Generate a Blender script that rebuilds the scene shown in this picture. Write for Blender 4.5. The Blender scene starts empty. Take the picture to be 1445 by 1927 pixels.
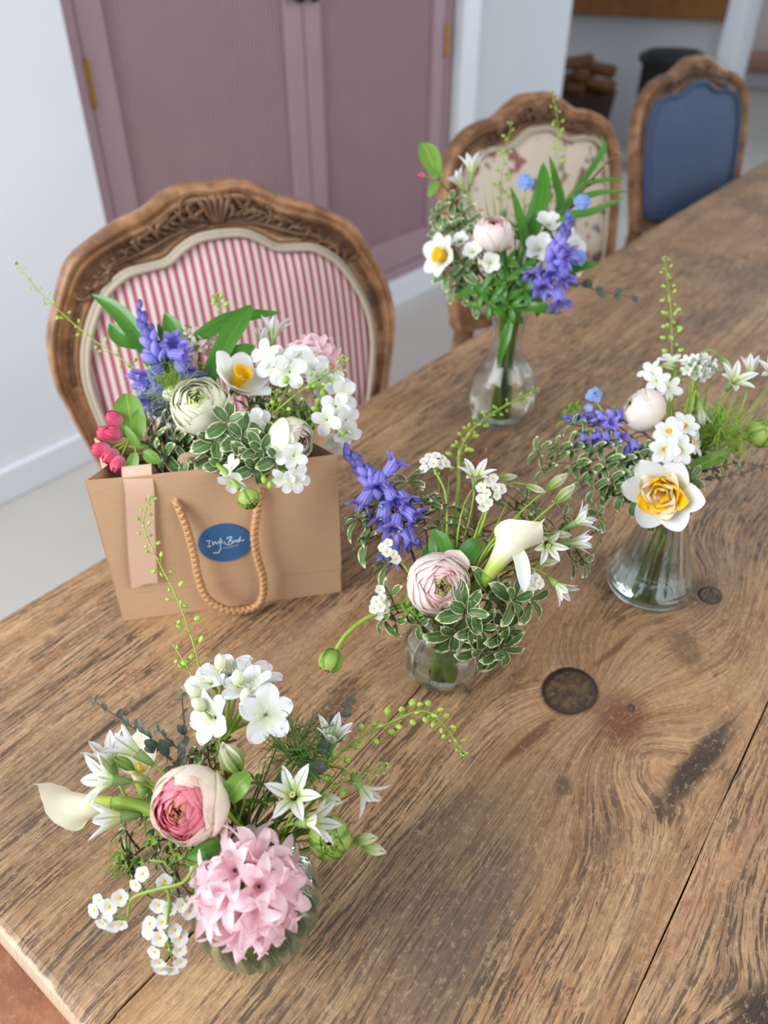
import bpy, math, random
from mathutils import Vector, Matrix, Quaternion, noise
random.seed(7)
RND = random.random
def U(a, b): return a + (b - a) * random.random()
PI = math.pi
SC = bpy.context.scene
COL = SC.collection

# ---------------------------------------------------------------- camera, world, light, exposure
PITCH = math.radians(36)
FPX = 1430.0
CAM = Vector((0, 0, 1.30))
TZ = 0.75                                   # table top height
RT = Vector((.606, -.795, 0)); FH = Vector((.795, .606, 0)); UZ = Vector((0, 0, 1))
FW = FH * math.cos(PITCH) - UZ * math.sin(PITCH)
UP = FH * math.sin(PITCH) + UZ * math.cos(PITCH)
cd = bpy.data.cameras.new('camera'); cam = bpy.data.objects.new('camera', cd); COL.objects.link(cam)
m = Matrix((RT, UP, -FW)).transposed().to_4x4(); m.translation = CAM
cam.matrix_world = m
cd.sensor_fit = 'AUTO'; cd.sensor_width = 36; cd.lens = FPX / 1927 * 36
cd.clip_start = .02; cd.clip_end = 60
cd.dof.use_dof = True; cd.dof.focus_distance = .565; cd.dof.aperture_fstop = 4.8
SC.camera = cam
W = bpy.data.worlds.new('room_daylight'); SC.world = W; W.use_nodes = True
bg = W.node_tree.nodes['Background']; bg.inputs[0].default_value = (.80, .89, 1.0, 1); bg.inputs[1].default_value = .34
def area(name, loc, target, sx, sy, power, col):
    l = bpy.data.lights.new(name, 'AREA'); l.shape = 'RECTANGLE'; l.size = sx; l.size_y = sy; l.energy = power; l.color = col
    o = bpy.data.objects.new(name, l); COL.objects.link(o); o.location = loc
    o.rotation_euler = (Vector(target) - Vector(loc)).to_track_quat('-Z', 'Y').to_euler(); return o
area('daylight_window_left', (-1.5, 1.2, 2.0), (.6, .5, .8), 1.7, 1.4, 74, (.93, .97, 1.0))
area('soft_fill_front', (.9, -1.9, 2.3), (.9, .6, .75), 2.4, 1.3, 36, (1.0, .985, .96))  # soft fill lamp added behind and to the right, no known window there
area('soft_fill_far', (6.2, -.8, 2.1), (2.2, .8, .75), 1.8, 1.8, 60, (.80, .90, 1.0))  # unseen area lamp added down the room, not a known window
vs = SC.view_settings; vs.view_transform = 'Standard'; vs.look = 'None'; vs.gamma = 1.0; vs.use_curve_mapping = False
vs.exposure = 0.33
SC.cycles.max_bounces = 14; SC.cycles.transmission_bounces = 10; SC.cycles.transparent_max_bounces = 12
SC.cycles.diffuse_bounces = 4; SC.cycles.glossy_bounces = 6; SC.cycles.sample_clamp_indirect = 4

def ray(u, v): return FW + RT * ((u - 722.5) / FPX) - UP * ((v - 963.5) / FPX)
def P(u, v, k=0.0):
    """photo pixel to world: k below .35 is the height above the table, otherwise the distance along the view"""
    d = ray(u, v)
    return CAM + d * (((TZ + k - CAM.z) / d.z) if k < .35 else k)
def PP(u, v, p0, n):
    d = ray(u, v); return CAM + d * ((p0 - CAM).dot(n) / d.dot(n))
def DV(r, u, t): return (RT * r + UP * u - FW * t).normalized()

# ---------------------------------------------------------------- materials
def lin(c):
    return tuple((x / 12.92 if x <= .04045 else ((x + .055) / 1.055) ** 2.4) for x in (c[0] / 255, c[1] / 255, c[2] / 255)) + (1,)
class NT:
    def __init__(s, name):
        s.m = bpy.data.materials.new(name); s.m.use_nodes = True; s.t = s.m.node_tree; s.t.nodes.clear()
        s.out = s.t.nodes.new('ShaderNodeOutputMaterial')
    def n(s, typ, **kw):
        x = s.t.nodes.new('ShaderNode' + typ)
        for k, v in kw.items(): setattr(x, k, v)
        return x
    def lk(s, a, b): s.t.links.new(a, b)
    def si(s, sock, v):
        if v is None: return
        if isinstance(v, bpy.types.NodeSocket): s.lk(v, sock)
        else: sock.default_value = v
    def math(s, op, a, b=None, c=None, clamp=False):
        x = s.n('Math', operation=op, use_clamp=clamp)
        s.si(x.inputs[0], a); s.si(x.inputs[1], b); s.si(x.inputs[2], c); return x.outputs[0]
    def mix(s, f, a, b, bt='MIX'):
        x = s.n('Mix', data_type='RGBA', blend_type=bt, clamp_factor=True)
        s.si(x.inputs[0], f); s.si(x.inputs[6], a); s.si(x.inputs[7], b); return x.outputs[2]
    def ss(s, v, a, b):
        x = s.n('MapRange', interpolation_type='SMOOTHSTEP'); s.si(x.inputs[0], v)
        x.inputs[1].default_value = a; x.inputs[2].default_value = b; return x.outputs[0]
    def noise(s, vec, scale=5, detail=3, rough=.5, w=None):
        x = s.n('TexNoise'); s.si(x.inputs['Vector'], vec); x.inputs['Scale'].default_value = scale
        x.inputs['Detail'].default_value = detail; x.inputs['Roughness'].default_value = rough; return x.outputs[0]
    def xyz(s, x, y, z):
        c = s.n('CombineXYZ'); s.si(c.inputs[0], x); s.si(c.inputs[1], y); s.si(c.inputs[2], z); return c.outputs[0]
    def uv(s):
        a = s.n('UVMap', uv_map='uv'); b = s.n('SeparateXYZ'); s.lk(a.outputs[0], b.inputs[0]); return b.outputs[0], b.outputs[1]
    def bsdf(s, col, rough=.5, spec=.5, bump=None, bs=.3, bd=.001, **kw):
        x = s.n('BsdfPrincipled'); s.si(x.inputs['Base Color'], col); s.si(x.inputs['Roughness'], rough)
        x.inputs['Specular IOR Level'].default_value = spec
        for k, v in kw.items(): s.si(x.inputs[k.replace('_', ' ')], v)
        if bump is not None:
            b = s.n('Bump'); b.inputs['Strength'].default_value = bs; b.inputs['Distance'].default_value = bd
            s.lk(bump, b.inputs['Height']); s.lk(b.outputs[0], x.inputs['Normal'])
        return x.outputs[0]
    def done(s, sh): s.lk(sh, s.out.inputs[0]); return s.m
def plain(name, c, rough=.5, spec=.4, var=.12, sc=30, **kw):
    t = NT(name); g = t.n('TexCoord'); nz = t.noise(g.outputs['Object'], sc, 3)
    d = tuple(x * (1 - var) for x in c)
    col = t.mix(nz, lin(d), lin(tuple(min(255, x * (1 + var)) for x in c)))
    return t.done(t.bsdf(col, rough, spec, nz, .15, .001, **kw))
def petalmat(name, base, tip, streak=None, mid=None, tr=.3, rough=.5, p0=.15, p1=.75, k=26):
    t = NT(name); u, v = t.uv()
    col = t.mix(t.ss(v, p0, p1), lin(base), lin(tip))
    nz = t.noise(t.xyz(t.math('MULTIPLY', u, k), t.math('MULTIPLY', v, 1.6), 0), 1, 2)
    if streak: col = t.mix(t.math('MULTIPLY', t.ss(nz, .5, .75), .5), col, lin(streak))
    if mid:
        a = t.math('ABSOLUTE', t.math('SUBTRACT', u, .5))
        col = t.mix(t.math('MULTIPLY', t.ss(a, .13, .03), .85), col, lin(mid))
    p = t.bsdf(col, rough, .35, nz, .25, .0006)
    tl = t.n('BsdfTranslucent'); t.si(tl.inputs[0], col)
    mx = t.n('MixShader'); mx.inputs[0].default_value = tr; t.lk(p, mx.inputs[1]); t.lk(tl.outputs[0], mx.inputs[2])
    return t.done(mx.outputs[0])
def leafmat(name, c, c2, edge=None, tr=.18, rough=.38, vein=None, ew=.36):
    t = NT(name); u, v = t.uv(); oi = t.n('ObjectInfo')
    col = t.mix(t.noise(t.xyz(u, v, oi.outputs['Random']), 4, 3), lin(c), lin(c2))
    a = t.math('ABSOLUTE', t.math('SUBTRACT', u, .5))
    if vein: col = t.mix(t.math('MULTIPLY', t.ss(a, .05, .01), .7), col, lin(vein))
    if edge:
        nz = t.noise(t.xyz(t.math('MULTIPLY', u, 9), t.math('MULTIPLY', v, 9), t.math('MULTIPLY', oi.outputs['Random'], 50)), 1, 2)
        e = t.math('MAXIMUM', t.math('MULTIPLY', a, 1.0), t.math('MULTIPLY', v, .5))
        e = t.math('ADD', e, t.math('MULTIPLY', t.math('SUBTRACT', nz, .5), .22))
        col = t.mix(t.ss(e, ew + .035, ew + .085), col, lin(edge))
    p = t.bsdf(col, rough, .5, t.math('ADD', t.ss(a, .06, 0), t.noise(t.xyz(t.math('MULTIPLY', u, 8), t.math('MULTIPLY', v, 14), 0), 1, 2)), .25, .0006)
    tl = t.n('BsdfTranslucent'); t.si(tl.inputs[0], col)
    mx = t.n('MixShader'); mx.inputs[0].default_value = tr; t.lk(p, mx.inputs[1]); t.lk(tl.outputs[0], mx.inputs[2])
    return t.done(mx.outputs[0])

def woodmat():
    t = NT('old_table_wood'); g = t.n('NewGeometry'); sp = t.n('SeparateXYZ'); t.lk(g.outputs['Position'], sp.inputs[0])
    s, n = sp.outputs[0], sp.outputs[1]; oi = t.n('ObjectInfo'); rnd = t.math('MULTIPLY', oi.outputs['Random'], 7)
    def gauss(px, py, ls, ln, rot=0):
        c = P(px, py, 0); return gauss_at(c.x, c.y, ls, ln, rot)
    def gauss_at(cx, cy, ls, ln, rot=0):
        ds = t.math('SUBTRACT', s, cx); dn = t.math('SUBTRACT', n, cy)
        a, b = math.cos(rot), math.sin(rot)
        x = t.math('ADD', t.math('MULTIPLY', ds, a / ls), t.math('MULTIPLY', dn, b / ls))
        y = t.math('ADD', t.math('MULTIPLY', ds, -b / ln), t.math('MULTIPLY', dn, a / ln))
        r2 = t.math('ADD', t.math('MULTIPLY', x, x), t.math('MULTIPLY', y, y))
        return t.math('EXPONENT', t.math('MULTIPLY', r2, -1)), r2
    warp = n
    lo = t.noise(t.xyz(t.math('MULTIPLY', s, 2.2), t.math('MULTIPLY', n, 4), rnd), 1, 2)
    warp = t.math('ADD', warp, t.math('ADD', t.math('MULTIPLY', lo, .035), t.math('MULTIPLY', t.noise(t.xyz(t.math('MULTIPLY', s, 30), t.math('MULTIPLY', n, 45), rnd), 1, 3), .004)))
    for (px, py, ls, ln, A) in ((1072, 1298, .055, .04, .040), (1175, 1400, .075, .05, -.055), (1310, 1110, .08, .05, .05),
                                (640, 1330, .07, .03, -.012), (890, 1700, .16, .05, -.012), (1390, 1240, .06, .03, .012), (1440, 1900, .04, .03, .02)):
        gg, _ = gauss(px, py, ls, ln); warp = t.math('ADD', warp, t.math('MULTIPLY', gg, A))
    def gr(a, b, d, z=0.0): return t.noise(t.xyz(t.math('MULTIPLY', s, a), t.math('MULTIPLY', warp, b), t.math('ADD', rnd, z)), 1, d, .6)
    bands = gr(1.5, 60, 5); fine = gr(26, 420, 4, 3.1); mid = gr(7, 210, 5, 8.2); vfine = gr(60, 1300, 3, 5.5)
    blo = t.noise(t.xyz(t.math('MULTIPLY', s, 5), t.math('MULTIPLY', n, 9), rnd), 1, 4, .65)
    blo2 = t.noise(t.xyz(t.math('MULTIPLY', s, 14), t.math('MULTIPLY', n, 22), 4.4), 1, 5, .7)
    smooth_ = t.ss(t.noise(t.xyz(t.math('MULTIPLY', s, 3.5), t.math('MULTIPLY', n, 8), t.math('ADD', rnd, 2.7)), 1, 4, .65), .40, .60)
    dash = t.noise(t.xyz(t.math('MULTIPLY', s, 90), t.math('MULTIPLY', warp, 420), 7.7), 1, 3, .6)
    col = t.mix(t.ss(bands, .35, .68), lin((192, 154, 114)), lin((158, 118, 80)))
    col = t.mix(t.math('MULTIPLY', t.ss(blo, .45, .7), .55), col, lin((128, 102, 80)))
    col = t.mix(t.math('MULTIPLY', t.ss(blo2, .52, .72), .55), col, lin((165, 112, 78)))
    col = t.mix(t.math('MULTIPLY', t.ss(mid, .48, .64), t.math('ADD', .14, t.math('MULTIPLY', smooth_, .50))), col, lin((102, 76, 56)))
    st = t.math('MULTIPLY', t.ss(fine, .50, .57), t.ss(t.math('ADD', blo, t.math('MULTIPLY', blo2, .3)), .50, .70))
    col = t.mix(t.math('MULTIPLY', st, .85), col, lin((66, 52, 44)))
    col = t.mix(t.math('MULTIPLY', t.math('MULTIPLY', t.ss(dash, .58, .66), t.ss(blo2, .42, .6)), .75), col, lin((70, 54, 44)))
    col = t.mix(t.math('MULTIPLY', t.ss(vfine, .48, .62), .45), col, lin((92, 68, 48)))
    wear = t.noise(t.xyz(t.math('MULTIPLY', s, 30), t.math('MULTIPLY', n, 60), 1.1), 1, 4, .7)
    col = t.mix(t.math('MULTIPLY', t.ss(wear, .56, .74), .28), col, lin((205, 172, 134)))
    rings = t.math('SINE', t.math('MULTIPLY', warp, 2300))
    gk = None
    for (px, py, ls, ln) in ((1175, 1400, .11, .08), (1072, 1298, .08, .05), (1310, 1110, .09, .06)):
        gg, _ = gauss(px, py, ls, ln); gk = gg if gk is None else t.math('MAXIMUM', gk, gg)
    col = t.mix(t.math('MULTIPLY', t.math('MULTIPLY', t.ss(rings, .2, 1), gk), .38), col, lin((110, 76, 50)))
    hb = t.math('ADD', t.math('MULTIPLY', mid, .7), t.math('MULTIPLY', fine, .8))
    big = t.noise(t.xyz(t.math('MULTIPLY', s, 2.6), t.math('MULTIPLY', n, 6), 9.3), 1, 3, .6)
    col = t.mix(t.math('MULTIPLY', t.ss(big, .50, .68), .38), col, lin((112, 94, 80)))
    col = t.mix(t.math('MULTIPLY', t.ss(big, .48, .34), .30), col, lin((176, 132, 92)))
    # stains, knots
    for (px, py, ls, ln, rot, c, f) in ((1165, 1350, .035, .028, .3, (104, 52, 32), .75), (1290, 1220, .03, .018, .6, (92, 68, 50), .6),
            (1140, 1580, .02, .016, 0, (98, 78, 62), .5), (640, 1320, .03, .02, .2, (88, 64, 48), .6), (1060, 1480, .01, .008, 0, (80, 60, 48), .7), 
            (1320, 1110, .035, .022, 0, (84, 58, 42), .75), (880, 1300, .006, .004, 0, (60, 44, 36), .8), (880, 1660, .14, .05, 0, (104, 86, 72), .45), (1430, 1920, .03, .02, 0, (52, 40, 32), .95), (800, 1900, .08, .03, 0, (96, 80, 68), .45)):
        gg, _ = gauss(px, py, ls, ln, rot)
        mk = t.math('MULTIPLY', t.ss(t.math('MULTIPLY', gg, t.math('ADD', .55, t.math('MULTIPLY', blo2, .9))), .14, .85), f)
        col = t.mix(mk, col, lin(c))
    for (x0, y0, x1, y1, wd, c, f) in ((1395, 1335, 1225, 1545, .013, (54, 42, 38), .92), (935, 1445, 1050, 1345, .006, (104, 60, 38), .8), (120, 1430, 330, 1275, .004, (58, 42, 34), .8), (1110, 1260, 1195, 1190, .004, (104, 62, 40), .7),
            (700, 1640, 930, 1480, .018, (100, 82, 68), .5), (760, 1860, 1000, 1600, .022, (98, 82, 72), .5), (1200, 1880, 1445, 1500, .012, (176, 126, 94), .45)):
        A, B = P(x0, y0, 0), P(x1, y1, 0); m_ = (A + B) / 2
        gg, _ = gauss_at(m_.x, m_.y, (B - A).length / 2, wd, math.atan2(B.y - A.y, B.x - A.x))
        mk = t.math('MULTIPLY', t.ss(t.math('MULTIPLY', gg, t.math('ADD', .45, t.math('MULTIPLY', t.math('ADD', blo2, mid), .6))), .16, .85), f)
        col = t.mix(mk, col, lin(c))
    mott = t.noise(t.xyz(t.math('MULTIPLY', s, 190), t.math('MULTIPLY', n, 260), 3.3), 1, 4, .75)
    col = t.mix(t.math('MULTIPLY', t.ss(mott, .54, .68), .38), col, lin((84, 62, 48))); col = t.mix(t.math('MULTIPLY', t.ss(mott, .46, .34), .30), col, lin((214, 180, 140)))
    for (px, py, a_) in ((1072, 1298, .0300), (1335, 1120, .014), (1188, 1332, .004)):
        _, r2 = gauss(px, py, a_, a_ * .80)
        r = t.math('ADD', t.math('SQRT', r2), t.math('MULTIPLY', t.math('SUBTRACT', blo2, .5), .35))
        kc = t.mix(t.ss(t.noise(t.xyz(t.math('MULTIPLY', s, 130), t.math('MULTIPLY', n, 160), 2.2), 1, 4, .7), .35, .65), lin((58, 44, 34)), lin((104, 80, 54)))
        kc = t.mix(t.ss(r, .72, .98), kc, lin((44, 32, 25)))
        mk = t.ss(r, 1.10, .98); col = t.mix(mk, col, kc)
        hb = t.math('SUBTRACT', hb, t.math('MULTIPLY', t.math('MULTIPLY', t.ss(r, .8, 1), t.ss(r, 1.15, 1.02)), 1.2))
    # pale worn end of the boards
    ew = t.ss(t.math('ADD', s, t.math('MULTIPLY', t.math('SUBTRACT', blo2, .5), .012)), .0445, .0425)
    col = t.mix(t.math('MULTIPLY', ew, .7), col, lin((214, 194, 166)))
    rough = t.math('ADD', .40, t.math('MULTIPLY', blo2, .28))
    return t.done(t.bsdf(col, rough, .38, hb, .75, .0022))
def chairwood(name, a, b, c):
    t = NT(name); g = t.n('TexCoord'); mp = t.n('Mapping'); mp.inputs['Scale'].default_value = (40, 40, 8); t.lk(g.outputs['Object'], mp.inputs[0])
    f = t.noise(mp.outputs[0], 1, 4, .6); b2 = t.noise(g.outputs['Object'], 14, 4, .6); f3 = t.noise(g.outputs['Object'], 160, 3, .6)
    col = t.mix(t.ss(f, .35, .7), lin(a), lin(b)); col = t.mix(t.math('MULTIPLY', t.ss(b2, .42, .65), .8), col, lin(c))
    col = t.mix(t.math('MULTIPLY', t.ss(f3, .6, .75), .3), col, lin((205, 180, 150)))
    return t.done(t.bsdf(col, .42, .45, t.math('ADD', f, f3), .35, .0015))
def stripes():
    t = NT('red_ticking_fabric'); u, v = t.uv(); wv = t.noise(t.xyz(u, v, 0), 900, 1)
    s_ = t.math('SINE', t.math('MULTIPLY', u, 2 * PI / .0128))
    f = t.ss(t.math('ADD', s_, t.math('MULTIPLY', t.math('SUBTRACT', wv, .5), .5)), -.12, .12)
    s2 = t.math('SINE', t.math('MULTIPLY', u, 2 * PI / .0016)); w2 = t.math('SINE', t.math('MULTIPLY', v, 2 * PI / .0016))
    red = t.mix(t.math('MULTIPLY', wv, .8), lin((158, 74, 92)), lin((192, 118, 130)))
    col = t.mix(f, lin((214, 202, 196)), red)
    return t.done(t.bsdf(col, .9, .1, t.math('ADD', s2, w2), .15, .0004))
def floral():
    t = NT('floral_linen'); u, v = t.uv(); col = lin((203, 190, 172))
    for sc, z, lo, c in ((11, 0, .58, (128, 62, 74)), (13, 5, .6, (70, 78, 104)), (9, 9, .61, (120, 118, 88)), (22, 14, .62, (150, 90, 96))):
        col = t.mix(t.math('MULTIPLY', t.ss(t.noise(t.xyz(u, v, z), sc, 3, .6), lo, lo + .03), .85), col, lin(c))
    return t.done(t.bsdf(col, .9, .1))
def glassmat(name, tint, ior=1.45, mixf=.10):
    t = NT(name); g = t.n('BsdfGlass'); g.inputs[0].default_value = tint; g.inputs['Roughness'].default_value = 0; g.inputs['IOR'].default_value = ior
    tr = t.n('BsdfTransparent'); tr.inputs[0].default_value = tint
    mx = t.n('MixShader'); mx.inputs[0].default_value = mixf; t.lk(g.outputs[0], mx.inputs[1]); t.lk(tr.outputs[0], mx.inputs[2])
    return t.done(mx.outputs[0])
def kraft():
    t = NT('kraft_paper'); g = t.n('TexCoord'); a = t.noise(g.outputs['Object'], 420, 2, .7); b = t.noise(g.outputs['Object'], 9, 3)
    mp = t.n('Mapping'); mp.inputs['Scale'].default_value = (60, 60, 900); t.lk(g.outputs['Object'], mp.inputs[0]); f = t.noise(mp.outputs[0], 1, 2)
    col = t.mix(b, lin((204, 168, 134)), lin((192, 154, 120))); col = t.mix(t.math('MULTIPLY', t.ss(a, .5, .75), .35), col, lin((206, 172, 138)))
    col = t.mix(t.math('MULTIPLY', t.ss(f, .5, .8), .25), col, lin((150, 112, 82)))
    return t.done(t.bsdf(col, .72, .25, a, .12, .0004))
M = dict(
    wood=woodmat(), kraft=kraft(),
    chairA=chairwood('weathered_oak', (148, 104, 68), (172, 128, 88), (98, 64, 42)),
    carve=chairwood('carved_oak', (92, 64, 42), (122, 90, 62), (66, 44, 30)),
    ticking=stripes(), floral=floral(), blue=plain('slate_blue_linen', (84, 98, 126), .85, .15, .06, 60),
    piping=plain('oatmeal_piping', (178, 165, 148), .8, .15, .06, 200),
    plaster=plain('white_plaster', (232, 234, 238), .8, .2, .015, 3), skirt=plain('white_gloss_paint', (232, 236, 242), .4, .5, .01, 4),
    mauve=plain('mauve_paint', (166, 136, 143), .5, .35, .03, 8), shade=plain('shaded_white_plaster', (206, 210, 214), .8, .2, .02, 3),  # shade is the white plaster with shading put into its colour
    floor=plain('grey_stone_floor', (196, 190, 182), .55, .35, .05, 2.5), brass=plain('aged_brass', (176, 134, 66), .35, .6, .1, 40, Metallic=.8),
    iron=plain('black_iron', (22, 21, 22), .45, .4, .1, 20), beam=plain('oak_beam_wood', (128, 82, 40), .6, .3, .25, 9),
    basket=plain('dark_wicker', (70, 50, 40), .8, .2, .3, 40), log=plain('split_log', (112, 76, 50), .8, .2, .3, 30),
    cream=plain('cream_render', (226, 214, 204), .9, .1, .03, 6), terra=plain('terracotta_paving', (182, 138, 122), .85, .15, .08, 8),
    bench=chairwood('reddish_bench_wood', (184, 126, 92), (160, 104, 74), (140, 88, 62)),
    glass1=glassmat('pale_green_glass', (.93, .985, .95, 1)), glass=glassmat('clear_glass', (.965, .98, .968, 1)),
    water=glassmat('clear_water', (.975, .99, .97, 1), 1.33, .0),
    rope=plain('tan_twisted_cord', (186, 142, 98), .5, .4, .12, 300), satin=None,
    sticker=plain('matt_blue_label', (58, 100, 148), .55, .3, .03, 60), ink=plain('white_print', (222, 228, 236), .6, .2, .01, 10),
    stem=plain('fresh_green_stem', (134, 162, 58), .45, .4, .15, 60), stemd=plain('dark_green_stem', (72, 106, 38), .45, .4, .2, 60),
    stemb=plain('green_brown_twig', (112, 70, 58), .6, .3, .2, 90), twig=plain('grey_brown_bark', (96, 76, 62), .8, .2, .25, 120),
    lime=plain('lime_green_pod', (150, 182, 70), .45, .35, .15, 90), purple_stem=plain('purple_grey_stem', (82, 72, 92), .5, .3, .15, 60),
    pitto=leafmat('variegated_leaf', (62, 96, 48), (92, 126, 66), (226, 222, 182), .15, .42, (140, 162, 104), ew=.375),
    euc=leafmat('dark_eucalyptus_leaf', (58, 70, 58), (84, 98, 86), None, .1, .45, (110, 110, 90)),
    strap=leafmat('glossy_strap_leaf', (54, 108, 30), (86, 142, 44), None, .25, .3, (84, 140, 60)),
    applel=leafmat('apple_green_leaf', (104, 150, 54), (132, 172, 72), None, .35, .4, (160, 190, 100)),
    greenp=petalmat('green_sepal', (104, 142, 62), (138, 166, 96), (176, 196, 136), None, .2),
    pinko=petalmat('cream_pink_petal', (238, 236, 200), (252, 242, 226), (250, 216, 210), None, .35),
    pinkm=petalmat('rose_pink_petal', (252, 222, 216), (242, 150, 166), (250, 206, 204), None, .3),
    pinki=petalmat('dusky_peach_petal', (236, 160, 148), (226, 152, 136), (240, 200, 166), None, .25),
    blusho=petalmat('blush_petal', (246, 236, 218), (253, 228, 226), (250, 212, 216), None, .4),
    blushi=petalmat('yellow_green_centre', (172, 172, 96), (206, 194, 138), (220, 190, 170), None, .25),
    blushw=petalmat('blush_white_petal', (236, 232, 204), (248, 238, 232), (244, 222, 220), None, .4),
    creamo=petalmat('cream_green_petal', (208, 216, 160), (242, 240, 220), (222, 226, 188), None, .3),
    creami=petalmat('pale_green_petal', (190, 202, 130), (220, 226, 170), None, None, .3),
    white=petalmat('white_petal', (230, 234, 208), (238, 238, 240), None, None, .3),
    star=petalmat('white_petal_green_rib', (206, 218, 160), (236, 232, 240), None, (150, 170, 96), .28),
    budp=petalmat('striped_bud_petal', (150, 178, 84), (224, 222, 196), None, (120, 150, 60), .25, .5, .1, .9),
    gbud=petalmat('green_bud_petal', (120, 156, 60), (160, 186, 92), None, (90, 130, 46), .2),
    calla=petalmat('ivory_spathe', (196, 212, 96), (246, 242, 216), None, None, .3, .4, .1, .5),
    yellow=petalmat('yellow_trumpet', (240, 190, 20), (252, 206, 30), None, None, .25),
    butter=petalmat('buttercream_petal', (246, 216, 130), (248, 232, 196), None, None, .3),
    hyac=petalmat('hyacinth_pink', (250, 214, 222), (253, 228, 234), (248, 214, 224), None, .45, .5, .1, .8, 14),
    bell=petalmat('bluebell_violet', (158, 160, 232), (168, 152, 228), (134, 122, 210), (118, 112, 210), .35),
    belld=petalmat('bluebell_bud', (128, 118, 206), (82, 84, 140), (132, 116, 212), None, .2),
    sky=petalmat('forget_me_not_blue', (112, 156, 226), (132, 168, 236), None, None, .25),
    apple=petalmat('apple_bud_pink', (240, 160, 182), (214, 62, 104), (250, 190, 200), None, .25),
    eye=plain('orange_eye', (232, 172, 40), .6, .3, .1, 90), dark=plain('dark_anther', (74, 52, 56), .7, .2, .2, 90),
    pollen=plain('pale_yellow_anther', (226, 214, 140), .6, .2, .1, 90), redleaf=leafmat('red_young_leaf', (122, 56, 52), (150, 82, 62)),
)
def satinmat():
    t = NT('peach_satin'); u, v = t.uv(); a = t.math('ABSOLUTE', t.math('SUBTRACT', u, .5))
    col = t.mix(t.ss(a, .44, .48), lin((214, 178, 154)), lin((198, 156, 130)))
    return t.done(t.bsdf(col, .32, .6, Sheen_Weight=.3, Anisotropic=.5))
M['satin'] = satinmat()

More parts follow.
